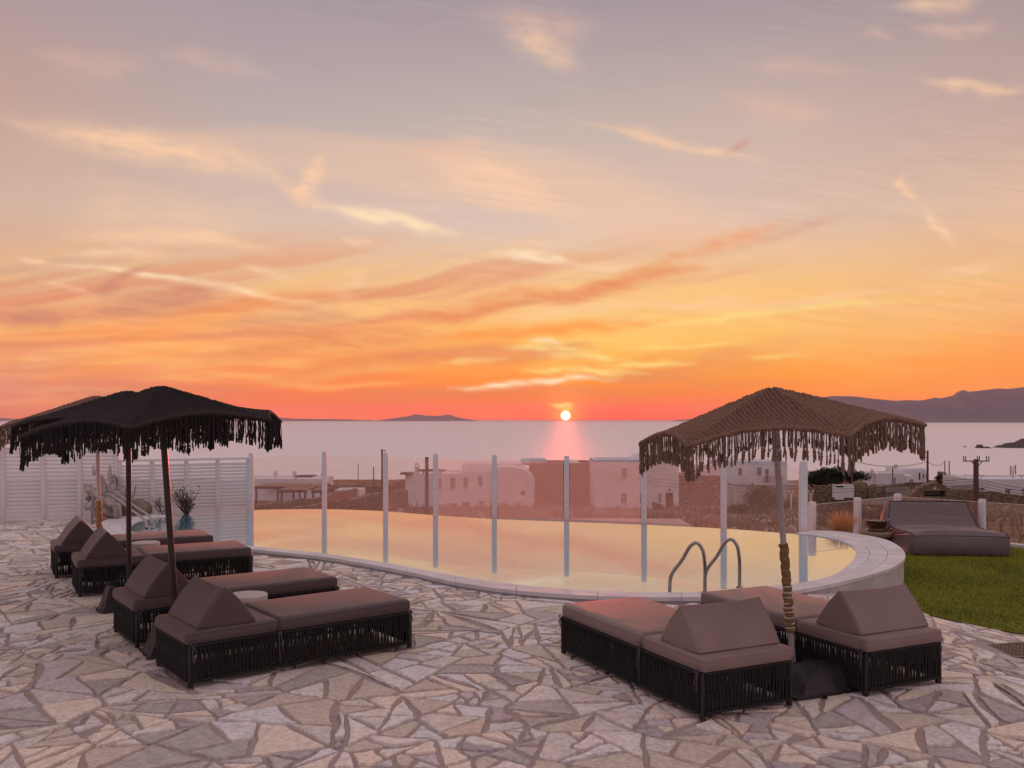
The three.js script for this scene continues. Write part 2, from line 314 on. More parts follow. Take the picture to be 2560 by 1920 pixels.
M.farWhite = std({ map: tone(256, [0.58, 0.57, 0.58], [0.76, 0.75, 0.75], (u, v) => 0.1 + fbm(u * 6, v * 6, 33, 5, 6), 0.12), roughness: 0.9 });
M.steel = std({ rgb: [0.34, 0.33, 0.32], metalness: 1, roughness: 0.22, roughnessMap: blot });
M.teal = std({ rgb: [0.02, 0.16, 0.21], roughness: 0.6 });

// ================================================================ THE SETTING
const POOL = 0.08;                                   // height of the pool's coping
const fall = (x) => -0.3 * smooth(3.3, 5.6, x);      // the terrace runs down a little towards the lawn
const pd = (px, py, h = POOL) => { const p = onLevel(px, py, h); return V(p.x, 0, p.z); };
// pairs along the coping: outer rim, inner rim
const ringPairs = [[2028, 1326, 1987, 1333], [2090, 1328, 2041, 1339], [2150, 1336, 2090, 1348], [2212, 1349, 2123, 1360], [2247, 1368, 2136, 1371], [2260, 1387, 2142, 1382], [2247, 1407, 2128, 1406], [2204, 1428, 2079, 1439], [2096, 1455, 2014, 1455], [1974, 1476, 1930, 1465], [1757, 1491, 1757, 1480], [1609, 1492, 1609, 1481], [1472, 1488, 1472, 1476], [1300, 1476, 1300, 1462], [1150, 1456, 1150, 1441], [1047, 1434, 1047, 1422], [944, 1414, 944, 1404], [806, 1391, 806, 1383], [634, 1373, 634, 1366], [450, 1357, 450, 1348], [330, 1345, 345, 1336], [280, 1339, 328, 1326], [258, 1332, 327, 1318], [242, 1318, 332, 1311], [255, 1305, 341, 1305], [295, 1292, 357, 1300], [376, 1284, 378, 1295], [419, 1288, 419, 1291.5]];
const farEdge = [[485, 1283], [627, 1274], [813, 1271.5], [964, 1277], [1090, 1287], [1236, 1296], [1417, 1303], [1611, 1310.5], [1810, 1320]];
const NC = 360;
const outerC = new THREE.CatmullRomCurve3(ringPairs.map((r) => pd(r[0], r[1])), false, 'centripetal');
const innerC = new THREE.CatmullRomCurve3(ringPairs.map((r) => pd(r[2], r[3])), false, 'centripetal');
const farC = new THREE.CatmullRomCurve3([pd(419, 1291.5), ...farEdge.map(([x, y]) => pd(x, y)), pd(1987, 1333)], false, 'centripetal');
const outerPts = outerC.getPoints(NC), innerPts = innerC.getPoints(NC), farPts = farC.getPoints(120);
const poolOutline = [...outerPts, ...farPts].map((p) => [p.x, -p.z]);
const inside = (poly, x, d) => { let r = false; for (let i = 0, j = poly.length - 1; i < poly.length; j = i++) { const [xi, yi] = poly[i], [xj, yj] = poly[j]; if ((yi > d) !== (yj > d) && x < (xj - xi) * (d - yi) / (yj - yi) + xi) r = !r; } return r; };
const LAWN0 = [3.75, 11.37], LDIR = [0.771, -0.637], LN = [0.637, 0.771];
const lawnSide = (x, d) => (x - LAWN0[0]) * LN[0] + (d - LAWN0[1]) * LN[1];
const fenceLine = [[-13.5, 17.2], [-10.36, 18.2], [-8.9, 18.67], [-8.27, 18.9], [-5.85, 20.2]];

// ---- terrace: a bed of mortar with flagstones set in it
{
  const mortar = std({ map: tone(512, [0.29, 0.225, 0.205], [0.46, 0.375, 0.345], (u, v) => 0.6 * fbm(u * 10, v * 10, 43, 6, 10) + 0.4 * fbm(u * 64, v * 64, 47, 3, 64), 0.6), bumpMap: grey(512, (u, v) => fbm(u * 24, v * 24, 49, 5, 24), 0.6), bumpScale: 0.012, roughness: 0.95 });
  const pos = [], uv = [], idx = [], xs = [], ds = [];
  for (let x = -16; x <= 14.01; x += 0.5) xs.push(x);
  for (let d = 0; d <= 21.01; d += 0.75) ds.push(d);
  for (const d of ds) for (const x of xs) { pos.push(x, fall(x), -d); uv.push(x, d); }
  const n = xs.length, ok = (x, d) => !(x > 5 && d > 11 && lawnSide(x, d) > 1.5) && d < 21 && !(x > 3.2 && d > 16.2);
  for (let j = 0; j < ds.length - 1; j++) for (let i = 0; i < n - 1; i++) if (ok(xs[i], ds[j]) && !(xs[i] > -6.5 && ds[j] > 18.5 + (xs[i] < -4 ? 1 : 0))) { const a = j * n + i; idx.push(a, a + 1, a + n, a + 1, a + n + 1, a + n); }
  const patio = struct('patio', G(pos, idx, uv), mortar);
  patio.userData.label = 'crazy paving of pale flagstones in brown mortar';

  const stoneMap = (pal, s) => tex(512, (u, v) => {
    const w = fbm(u * 3, v * 3, s, 3, 3) - 0.5;
    const band = fbm(u * 2 + w * 0.5, v * 5 + w * 1.5, s + 1, 4, 1), st = fbm(u * 8, v * 90 + w * 10, s + 2, 4, 1), sp = fbm(u * 40, v * 60, s + 3, 4, 20), vein = smooth(0.63, 0.7, fbm(u * 4 + w, v * 22, s + 6, 5, 1));
    const t = clamp((band - 0.38) * 4.2), [a, b, c] = pal;
    const k = 0.97 + 0.7 * (st - 0.5) + 0.55 * (sp - 0.5);
    return [0, 1, 2].map((i) => l2s(k * lerp(t < 0.5 ? lerp(a[i], b[i], t * 2) : lerp(b[i], c[i], t * 2 - 1), 0.78, 0.4 * vein)));
  }, true, 0.8);
  const bump = grey(512, (u, v) => 0.4 * fbm(u * 8, v * 24, 91, 5, 8) + 0.6 * fbm(u * 30, v * 30, 93, 5, 30), 0.8);
  const BLUE = [0.5, 0.48, 0.56], BUFF = [0.7, 0.6, 0.5], PALE2 = [0.78, 0.73, 0.7], ROSE = [0.64, 0.55, 0.51], OCHRE = [0.6, 0.48, 0.37], SLATE = [0.4, 0.38, 0.44], LILAC = [0.65, 0.57, 0.59];
  const maps = [stoneMap([BLUE, LILAC, BUFF], 101), stoneMap([ROSE, PALE2, BUFF], 131), stoneMap([SLATE, BLUE, PALE2], 161), stoneMap([OCHRE, BUFF, LILAC], 191)];
  const mats = [];
  for (const [mi, k] of [[0, 0.86], [0, 1.12], [1, 0.98], [1, 1.14], [1, 0.7], [2, 1.1], [3, 0.98], [3, 0.72]]) mats.push(std({ map: maps[mi], rgb: [k, k, k], bumpMap: bump, bumpScale: 0.006, roughness: 0.68 }));
  const weights = [0.17, 0.15, 0.15, 0.15, 0.09, 0.15, 0.07, 0.07];
  // cells round jittered seeds, each cut into a few stones
  const seeds = [], S = 0.95;
  for (let i = -16; i < 16; i++) for (let j = 2; j < 23; j++) seeds.push([(i + rr(0.08, 0.92)) * S, (j + rr(0.08, 0.92)) * S]);
  const clip = (poly, nx, nd, c) => {   // keep nx*x + nd*d <= c
    const out = [];
    for (let i = 0; i < poly.length; i++) { const a = poly[i], b = poly[(i + 1) % poly.length], fa = nx * a[0] + nd * a[1] - c, fb = nx * b[0] + nd * b[1] - c; if (fa <= 0) out.push(a); if ((fa < 0) !== (fb < 0)) { const t = fa / (fa - fb); out.push([lerp(a[0], b[0], t), lerp(a[1], b[1], t)]); } }
    return out;
  };
  const area = (p) => { let s = 0; for (let i = 0; i < p.length; i++) { const a = p[i], b = p[(i + 1) % p.length]; s += a[0] * b[1] - b[0] * a[1]; } return s / 2; };
  const cen = (p) => { let x = 0, d = 0; for (const q of p) { x += q[0]; d += q[1]; } return [x / p.length, d / p.length]; };
  const stones = [];
  function cut(poly, limit) {
    const A = Math.abs(area(poly));
    if (poly.length < 3 || A < 0.004) return;
    if (A < limit) { stones.push(poly); return; }
    const c = cen(poly); let far = [0, 0], fl = 0;
    for (const a of poly) for (const b of poly) { const l = Math.hypot(a[0] - b[0], a[1] - b[1]); if (l > fl) { fl = l; far = [(a[0] - b[0]) / l, (a[1] - b[1]) / l]; } }
    const along = rnd() < 0.2, th = Math.atan2(far[1], far[0]) + (along ? Math.PI / 2 : 0) + rr(-0.28, 0.28), nx = Math.cos(th), nd = Math.sin(th);
    const o = (c[0] + far[0] * fl * rr(-0.16, 0.16)) * nx + (c[1] + far[1] * fl * rr(-0.16, 0.16)) * nd;
    const lim = () => Math.max(0.02, limit * Math.exp(rr(-0.3, 0.3)));
    cut(clip(poly, nx, nd, o), lim()); cut(clip(poly, -nx, -nd, -o), lim());
  }
  for (const s of seeds) {
    let poly = [[s[0] - 2, s[1] - 2], [s[0] + 2, s[1] - 2], [s[0] + 2, s[1] + 2], [s[0] - 2, s[1] + 2]];
    for (const q of seeds) { if (q === s) continue; const dx = q[0] - s[0], dd = q[1] - s[1]; if (dx * dx + dd * dd > 12) continue; poly = clip(poly, dx, dd, (q[0] * q[0] + q[1] * q[1] - s[0] * s[0] - s[1] * s[1]) / 2); }
    cut(poly, Math.exp(rr(Math.log(0.034), Math.log(0.21))));
  }
  const nearestOut = (x, d) => { let b = null, bl = 1e9; for (const q of poolOutline) { const l = (q[0] - x) ** 2 + (q[1] - d) ** 2; if (l < bl) { bl = l; b = q; } } return b; };
  const pc = cen(poolOutline);
  const made = [];
  for (let poly of stones) {
    if (area(poly) < 0) poly = poly.slice().reverse();
    const c0 = cen(poly), px = CX + FOC * c0[0] / c0[1], py = HOR + FOC * EYE / c0[1];
    if (px < -1300 || px > 3800 || py > 2600 || inside(poolOutline, c0[0], c0[1]) || lawnSide(c0[0], c0[1]) > -0.03 || c0[1] > 18.9 + 0.35 * (c0[0] + 10) || c0[1] > 19.2 || (c0[1] > 15.5 && c0[0] > -5)) continue;
    if (c0[0] > 4.55 && c0[0] < 5.25 && c0[1] > 8.55 && c0[1] < 9.1) continue;   // the drain cover lies here
    // draw the edges in for the joints
    let p = poly; const g = rr(0.002, 0.007);
    for (let i = 0; i < poly.length; i++) { const a = poly[i], b = poly[(i + 1) % poly.length], l = Math.hypot(b[0] - a[0], b[1] - a[1]); if (l < 1e-6) continue; const ox = (b[1] - a[1]) / l, od = -(b[0] - a[0]) / l, wide = l > 0.25 ? 0.017 : 0.01, g1 = g + rr(0, wide), g2 = g + rr(0, wide), A = [a[0] - ox * g1, a[1] - od * g1], B = [b[0] - ox * g2, b[1] - od * g2], l2 = Math.hypot(B[0] - A[0], B[1] - A[1]), nx = (B[1] - A[1]) / l2, nd = -(B[0] - A[0]) / l2; p = clip(p, nx, nd, nx * A[0] + nd * A[1]); if (p.length < 3) break; }
    if (p.length < 3 || area(p) < 0.0035) continue;
    // broken corners and ragged edges
    const out = [];
    for (let i = 0; i < p.length; i++) {
      const a = p[i], b = p[(i + 1) % p.length], l = Math.hypot(b[0] - a[0], b[1] - a[1]); if (l < 0.012) continue;
      const chip = Math.min(0.3 * l, rr(0.008, rnd() < 0.3 ? 0.09 : 0.03)), nx = (b[1] - a[1]) / l, nd = -(b[0] - a[0]) / l, n = Math.max(2, Math.min(7, Math.round(l / 0.075))), bow = rr(-0.05, 0.05) * l, wav = rr(0, 40);
      for (let k = 0; k <= n; k++) { const t = lerp(chip / l, 1 - chip / l, k / n), j = (k && k < n ? rr(-0.006, 0.004) + 0.022 * (vnoise(t * l * 7 + wav, 3, 77) - 0.6) : 0) - Math.max(0, bow * 4 * t * (1 - t)); out.push([lerp(a[0], b[0], t) + nx * j, lerp(a[1], b[1], t) + nd * j]); }
    }
    if (out.length < 4) continue;
    for (const q of out) {
      if (inside(poolOutline, q[0], q[1])) { const o = nearestOut(q[0], q[1]), l = Math.hypot(o[0] - pc[0], o[1] - pc[1]); q[0] = o[0] + (o[0] - pc[0]) / l * 0.02; q[1] = o[1] + (o[1] - pc[1]) / l * 0.02; }
      const t = lawnSide(q[0], q[1]); if (t > -0.03) { q[0] -= LN[0] * (t + 0.03); q[1] -= LN[1] * (t + 0.03); }
    }
    const c = cen(out), top = rr(0.009, 0.019), tx = rr(-0.012, 0.012), td = rr(-0.012, 0.012), ang = rr(0, 6.28), ou = rr(0, 9), ov = rr(0, 9), P = [], U = [], I = [], n = out.length;
    const put = (x, d, y) => { P.push(x, y + fall(x), -d); const rx = (x - c[0]) * Math.cos(ang) + (d - c[1]) * Math.sin(ang), ry = -(x - c[0]) * Math.sin(ang) + (d - c[1]) * Math.cos(ang); U.push(rx + ou, ry + ov); };
    const hgt = (x, d) => top + (x - c[0]) * tx + (d - c[1]) * td;
    put(c[0], c[1], hgt(c[0], c[1]));
    for (const q of out) { const l = Math.hypot(q[0] - c[0], q[1] - c[1]), k = Math.max(0, 1 - 0.006 / l); const x = c[0] + (q[0] - c[0]) * k, d = c[1] + (q[1] - c[1]) * k; put(x, d, hgt(x, d)); }
    for (const q of out) put(q[0], q[1], -0.006);
    for (let i = 0; i < n; i++) { const a = 1 + i, b = 1 + (i + 1) % n; I.push(0, a, b, a, a + n, b, b, a + n, b + n); }
    const ge = G(P, I, U).toNonIndexed(); ge.computeVertexNormals();
    let w = rnd(), mi = 0; while (w > weights[mi] && mi < 7) w -= weights[mi++];
    const inFrame = px > -40 && px < 2600 && py < 1950;
    made.push({ ge, mi, size: inFrame ? Math.abs(area(out)) / c0[1] ** 3 : 0 });
  }
  made.sort((a, b) => b.size - a.size);
  made.slice(0, 300).forEach((s) => part(patio, 'flagstone', s.ge, mats[s.mi]));
  const rest = mats.map((m, k) => { const l = made.slice(300).filter((s) => s.mi === k); return l.length ? join(l.map((s) => s.ge)) : null; });
  const small = new THREE.Mesh(mergeGeometries(rest.filter(Boolean), true), mats.filter((m, k) => rest[k]));
  small.name = 'smaller_flagstones'; small.userData.kind = 'stuff'; shadows(small); patio.add(small);
  console.log('flagstones', made.length);
}

// ---- lawn of turf
{
  const turf = std({ map: tone(512, [0.12, 0.14, 0.01], [0.27, 0.3, 0.02], (u, v) => 0.5 * fbm(u * 6, v * 6, 53, 5, 6) + 0.5 * fbm(u * 80, v * 80, 57, 3, 80), 0.8), bumpMap: grey(256, (u, v) => fbm(u * 60, v * 60, 59, 3, 60), 1.5), bumpScale: 0.03, roughness: 1 });
  const patch = (A, B, C, D, nu, nv) => { const pos = [], uv = [], idx = []; for (let j = 0; j <= nv; j++) for (let i = 0; i <= nu; i++) { const u = i / nu, v = j / nv, x = lerp(lerp(A[0], B[0], u), lerp(D[0], C[0], u), v), d = lerp(lerp(A[1], B[1], u), lerp(D[1], C[1], u), v); pos.push(x, fall(x) + 0.012, -d); uv.push(x, d); } for (let j = 0; j < nv; j++) for (let i = 0; i < nu; i++) { const a = j * (nu + 1) + i; idx.push(a, a + 1, a + nu + 1, a + 1, a + nu + 2, a + nu + 1); } return G(pos, idx, uv); };
  struct('lawn', join([patch(LAWN0, [16, 1.25], [16, 8.6], [7.8, 18.2], 60, 30), patch(LAWN0, [7.8, 18.2], [7.8, 18.2], [4.9, 15.95], 30, 20)]), turf);
  const blade = G([-0.004, 0, 0, 0.004, 0, 0, 0.002, 0.03, 0.006, -0.001, 0.034, 0.008], [0, 1, 2, 0, 2, 3]);
  const bladeMat = std({ color: '#ffffff', roughness: 0.8 });
  const N = 130000, im = new THREE.InstancedMesh(blade, bladeMat, N), m = new THREE.Matrix4(), q = new THREE.Quaternion(), col = new THREE.Color();
  let k = 0;
  const poly = [LAWN0, [13.4, 3.4], [13.4, 11.6], [7.8, 18.2], [4.9, 15.95]];
  while (k < N) {
    const x = rr(3.7, 13.4), d = rr(4.2, 18.2);
    if (!inside(poly, x, d) || inside(poolOutline, x, d) || Math.abs(x / d) > 1.4) continue;
    q.setFromEuler(new THREE.Euler(rr(-0.5, 0.5), rr(0, 6.28), rr(-0.5, 0.5)));
    const s = rr(0.7, 1.25); m.compose(V(x, fall(x) + 0.01, -d), q, V(s, s, s)); im.setMatrixAt(k, m);
    const t = rnd(), pt = fbm(x * 1.3, d * 1.3, 63, 3); col.setRGB(lerp(0.12, 0.36, t * pt * 1.5), lerp(0.14, 0.38, t * pt * 1.5), lerp(0.008, 0.02, t)); im.setColorAt(k, col); k++;
  }
  im.name = 'grass'; im.userData.kind = 'stuff'; im.userData.label = 'short dense blades of the green turf lawn'; im.userData.category = 'grass'; shadows(im); scene.add(im);
}

// ---- land falling to the sea, the sea, far hills
const LD = [0, 22, 36, 60, 80, 100, 118, 160, 200, 260, 320, 380, 460], LY = [-2.2, -2.6, -3.2, -4.4, -5.8, -8.0, -9.3, -9.9, -11.6, -15.4, -21, -29.5, -34];
const SEA = -28;
const land = (x, d) => { const [i, t] = seg(LD, d); const y = lerp(LY[i], LY[i + 1], t); return y + smooth(25, 60, d) * ((fbm(x / 22 + 7, d / 22, 201, 4) - 0.5) * 1.6 + (fbm(x / 4, d / 4, 205, 3) - 0.5) * 0.35) + (fbm(x / 1.5, d / 1.5, 207, 3) - 0.5) * 0.18; };
{
  const pos = [], uv = [], idx = [], nd = 150, nx = 170;
  for (let j = 0; j <= nd; j++) { const d = 9 + 451 * Math.pow(j / nd, 1.7), w = 24 + d * 0.78; for (let i = 0; i <= nx; i++) { const x = (i / nx * 2 - 1) * w; pos.push(x, land(x, d), -d); uv.push(x, d); } }
  for (let j = 0; j < nd; j++) for (let i = 0; i < nx; i++) { const a = j * (nx + 1) + i; idx.push(a, a + 1, a + nx + 1, a + 1, a + nx + 2, a + nx + 1); }
  const dry = std({ map: tex(512, (u, v) => { const a = fbm(u * 9, v * 9, 211, 6, 9), b = fbm(u * 60, v * 60, 213, 4, 60), c = smooth(0.5, 0.62, fbm(u * 14, v * 14, 217, 5, 14)); const t = clamp((a - 0.3) * 2.2); const k = 0.7 + 0.6 * b; return [0, 1, 2].map((i) => l2s(k * lerp(lerp([0.1, 0.07, 0.035][i], [0.26, 0.17, 0.09][i], t), [0.055, 0.055, 0.022][i], c * 0.7))); }, true, 0.05), bumpMap: blot, bumpScale: 0.25, roughness: 1 });
  struct('hillside', G(pos, idx, uv), dry);
  const sea = new THREE.PlaneGeometry(40000, 32000, 1, 1).rotateX(-Math.PI / 2); const su = sea.attributes.uv; for (let i = 0; i < su.count; i++) su.setXY(i, su.getX(i) * 100, su.getY(i) * 80);
  const wave = (u, v) => 0.55 * fbm(u * 80, v * 22, 221, 4, 2) + 0.45 * fbm(u * 160, v * 60, 227, 3, 20);
  M.sea = std({ rgb: [0.8, 0.78, 0.75], metalness: 0.75, roughness: 0.66, ior: 2.33, bumpMap: grey(1024, wave, 1), bumpScale: 1.8 });
  const s = struct('sea', sea, M.sea); s.position.set(0, SEA, -14000);
  // hills: a skyline given by (pixel column, pixel row), built as a ridge with slopes before and behind it
  M.hill = std({ map: tone(512, [0.08, 0.075, 0.1], [0.22, 0.19, 0.22], (u, v) => 0.5 * fbm(u * 8, v * 8, 231, 6, 8) + 0.5 * fbm(u * 32, v * 32, 237, 5, 32), 0.0004), roughness: 1 });
  const ridge = (name, prof, D, deep, rough) => {
    const P = [], U = [], I = [], n = 200, m = 26;
    for (let j = 0; j <= m; j++) for (let i = 0; i <= n; i++) {
      const px = lerp(prof[0][0], prof[prof.length - 1][0], i / n); const [k, t] = seg(prof.map((q) => q[0]), px);
      const top = (HOR - lerp(prof[k][1], prof[k + 1][1], t)) / FOC * D + EYE - SEA;
      const d = D + (j / m - 0.5) * deep, q = Math.abs(j / m - 0.5) * 2, x = (px - CX) / FOC * D * (1 + (j / m - 0.5) * deep / D * 0.5);
      const n1 = fbm(x / rough, d / rough, 241, 5) - 0.5, h = top * (Math.cos(q * Math.PI) * 0.5 + 0.5) * (1 + (q > 0.02 ? n1 * 0.9 * Math.min(1, q * 3) : n1 * 0.06)) - (q > 0.97 ? 30 : 2);
      P.push(x, SEA + h, -d); U.push(x, d);
    }
    for (let j = 0; j < m; j++) for (let i = 0; i < n; i++) { const a = j * (n + 1) + i; I.push(a, a + 1, a + n + 1, a + 1, a + n + 2, a + n + 1); }
    return struct(name, G(P, I, U), M.hill);
  };
  ridge('far_hills', [[1890, 1049], [1960, 1018], [2010, 1000], [2047, 993], [2085, 988.5], [2150, 995], [2236, 1001.5], [2270, 1000], [2305, 1000.5], [2340, 993], [2356, 995], [2394, 986], [2400, 979], [2409, 974], [2422, 979.6], [2458, 975], [2496, 970], [2523, 971.6], [2560, 968], [2640, 962], [2760, 975], [2900, 1000], [3000, 1049]], 12000, 3400, 650);
  ridge('far_island', [[950, 1051], [975, 1047], [999, 1043.5], [1020, 1041], [1039, 1035], [1052, 1037], [1068, 1039.5], [1085, 1039], [1097, 1041], [1108, 1038], [1120, 1036], [1132, 1039], [1143, 1043], [1160, 1046], [1190, 1051]], 26000, 3000, 800);
  ridge('far_shore', [[-300, 1030], [-120, 1036], [0, 1044], [40, 1047], [120, 1046], [400, 1047], [640, 1045], [690, 1043.5], [740, 1046.5], [860, 1048], [930, 1051]], 26500, 3000, 700);
  ridge('far_cape', [[1690, 1051], [1705, 1048.5], [1730, 1047], [1800, 1045], [1900, 1042], [1960, 1051]], 24000, 2500, 700);
}

// ================================================================ POOL
{
  const p = thing('swimming_pool', 'curved infinity pool with white coping and still water mirroring the sunset', 'pool');
  const shape = new THREE.Shape([...innerPts, ...farPts].map((q) => new THREE.Vector2(q.x, -q.z)));
  const wg = new THREE.ShapeGeometry(shape).rotateX(-Math.PI / 2).translate(0, POOL - 0.012, 0);
  const wuv = wg.attributes.uv, wp = wg.attributes.position; for (let i = 0; i < wuv.count; i++) wuv.setXY(i, wp.getX(i) / 2.4, wp.getZ(i) / 2.4);
  M.water = std({ rgb: [0.07, 0.36, 0.46], roughness: 0.0, ior: 2.33, clearcoat: 1, clearcoatRoughness: 0, bumpMap: grey(512, (u, v) => 0.6 * fbm(u * 10, v * 18, 301, 4, 2) + 0.4 * fbm(u * 40, v * 64, 305, 3, 8), 1), bumpScale: 0.0035 });
  part(p, 'water', wg, M.water);
  const core = std({ map: M.plaster.map, rgb: [0.78, 0.77, 0.78], roughness: 0.9, bumpMap: blot, bumpScale: 0.004 });
  // walls: outer face under the coping, and the far wall the water runs over
  const wall = (pts, y0, y1) => { const P = [], U = [], I = []; let s = 0; pts.forEach((q, i) => { if (i) s += q.distanceTo(pts[i - 1]); P.push(q.x, y0, q.z, q.x, y1, q.z); U.push(s, y0, s, y1); if (i) { const a = 2 * i; I.push(a - 2, a, a - 1, a, a + 1, a - 1); } }); return G(P, I, U); };
  part(p, 'pool_wall', join([wall(outerPts, -1.2, POOL - 0.012), wall(farPts, -2.6, POOL - 0.014)]), core);
  // ledge behind the far edge: an overflow channel that carries the glass posts
  const ledge = []; { const P = [], I = [], U = []; farPts.forEach((q, i) => { const nx = farPts[Math.min(i + 1, 120)].clone().sub(farPts[Math.max(i - 1, 0)]).setY(0).normalize(), n = V(nx.z, 0, -nx.x); if (n.z > 0) n.negate(); const o = q.clone().addScaledVector(n, 2.1); P.push(q.x, -0.5, q.z, o.x, -0.5, o.z, o.x, -2.9, o.z); U.push(i * 0.15, 0, i * 0.15, 2, i * 0.15, 4); if (i) { const a = 3 * i; I.push(a - 3, a, a - 2, a, a + 1, a - 2, a - 2, a + 1, a - 1, a + 1, a + 2, a - 1); } }); ledge.push(G(P, I, U)); }
  part(p, 'overflow_ledge', ledge[0], core);
  // coping slabs, one by one; two rows where the rim is wide
  const coping = std({ map: tone(512, [0.5, 0.49, 0.5], [0.74, 0.72, 0.72], (u, v) => 0.1 + fbm(u * 5, v * 5, 311, 6, 5) - 0.4 * smooth(0.6, 0.72, fbm(u * 3, v * 24, 317, 5, 3)), 0.5), bumpMap: blot, bumpScale: 0.003, roughness: 0.6 });
  const under = { P: [], I: [], U: [] };
  outerPts.forEach((o, i) => { const n = innerPts[i]; under.P.push(o.x, POOL - 0.016, o.z, n.x, POOL - 0.016, n.z, n.x, POOL - 0.3, n.z); under.U.push(i * 0.1, 0, i * 0.1, 1, i * 0.1, 1.3); if (i) { const a = 3 * i; under.I.push(a - 3, a, a - 2, a, a + 1, a - 2, a - 2, a + 1, a - 1, a + 1, a + 2, a - 1); } });
  part(p, 'coping_bed', G(under.P, under.I, under.U), core);
  let i0 = 0, s = 0;
  const next = [];
  for (let i = 1; i <= NC; i++) { const mid = outerPts[i].clone().add(innerPts[i]).multiplyScalar(0.5), pm = outerPts[i - 1].clone().add(innerPts[i - 1]).multiplyScalar(0.5); s += mid.distanceTo(pm); if (s > 0.95 || i === NC) { next.push([i0, i]); i0 = i; s = 0; } }
  for (const [a, b] of next) {
    const w = outerPts[(a + b) >> 1].distanceTo(innerPts[(a + b) >> 1]), rows = w > 0.55 ? [[0, 0.34], [0.34, 0.72], [0.72, 1]] : [[0, 1]];
    for (const [r0, r1] of rows) {
      const P = [], I = [], U = [], n = b - a, y = POOL + rr(-0.002, 0.002), g = 0.004 / w, q0 = r0 + (r0 ? g : -0.02 / w), q1 = r1 - (r1 < 1 ? g : -0.006 / w), lenSeg = Math.max(0.02, outerPts[a].distanceTo(outerPts[b])), e = 0.004 / lenSeg;
      const at2 = (t, q) => { const f = a + lerp(e, 1 - e, t) * n, k = Math.min(NC - 1, Math.floor(f)), u = f - k; const o = outerPts[k].clone().lerp(outerPts[k + 1], u), m = innerPts[k].clone().lerp(innerPts[k + 1], u); return o.lerp(m, q); };
      for (let k = 0; k <= n; k++) { const o = at2(k / n, q0), m = at2(k / n, q1); P.push(o.x, y, o.z, m.x, y, m.z, o.x, y - 0.045, o.z, m.x, y - 0.045, m.z); for (let z = 0; z < 4; z++) { const v = z % 2 ? m : o; U.push(v.x + a, v.z + r0 * 3); } if (k) { const c = 4 * k, d = c - 4; I.push(d, c, d + 1, c, c + 1, d + 1, d, d + 2, c, c, d + 2, c + 2, d + 1, c + 1, d + 3, c + 1, c + 3, d + 3); } }
      const c = 4 * n; I.push(0, 1, 2, 1, 3, 2, c, c + 2, c + 1, c + 1, c + 2, c + 3);
      const ge = G(P, I, U).toNonIndexed(); ge.computeVertexNormals();
      part(p, 'coping_slab', ge, coping);
    }
  }
  // ladder rails on the near rim
  for (const [dx, dz] of [[0, 0], [0.47, -0.3]]) {
    const A = V(1.83 + dx, POOL - 0.25, -10.42 + dz), B = V(2.2 + dx, POOL, -10.26 + dz);
    const pts = [A, V(A.x, POOL + 0.1, A.z), V(A.x + 0.02, POOL + 0.19, A.z + 0.01), V(lerp(A.x, B.x, 0.35), POOL + 0.36, lerp(A.z, B.z, 0.35)), V(lerp(A.x, B.x, 0.6), POOL + 0.53, lerp(A.z, B.z, 0.6)), V(lerp(A.x, B.x, 0.76), POOL + 0.565, lerp(A.z, B.z, 0.76)), V(lerp(A.x, B.x, 0.92), POOL + 0.5, lerp(A.z, B.z, 0.92)), V(B.x - 0.005, POOL + 0.36, B.z), B];
    const t = thing('ladder_rail', dx ? 'curved stainless pool ladder rail on the coping, the one closer to the umbrella pole' : 'curved stainless pool ladder rail on the coping, the one farther from the umbrella pole', 'handrail', [0, 0, 0], 0, 'ladder rails on the near rim');
    part(t, 'tube', new THREE.TubeGeometry(new THREE.CatmullRomCurve3(pts, false, 'centripetal'), 70, 0.021, 10), M.steel);
    part(t, 'flange', new THREE.CylinderGeometry(0.04, 0.045, 0.02, 18).translate(B.x, POOL + 0.01, B.z), M.steel);
  }
  // long stair rails at the far end
  for (const [k, Q] of [[0, [[231, 1311, 17.6], [231, 1262, 17.6], [238, 1244, 17.55], [262, 1235, 17.4], [285, 1243, 17.2], [330, 1276, 16.8], [354, 1293, 16.6], [364, 1304, 16.5], [367, 1320, 16.45]]], [1, [[243, 1309, 17.9], [243, 1256, 17.9], [252, 1236, 17.85], [275, 1229, 17.7], [297, 1238, 17.5], [345, 1271, 17.1], [368, 1286, 16.9], [377, 1296, 16.8], [380, 1312, 16.75]]]]) {
    const t = thing('stair_rail', k ? 'long stainless stair rail into the pool, the one next to the driftwood' : 'long stainless stair rail into the pool, the one next to the umbrella pole', 'handrail', [0, 0, 0], 0, 'stair rails of the pool');
    const pts = Q.map((q) => at(...q)); pts[0].y = 0;
    part(t, 'tube', new THREE.TubeGeometry(new THREE.CatmullRomCurve3(pts, false, 'centripetal'), 70, 0.024, 10), M.steel);
    part(t, 'flange', new THREE.CylinderGeometry(0.05, 0.05, 0.015, 18).translate(pts[0].x, 0.02, pts[0].z), M.steel);
  }
}

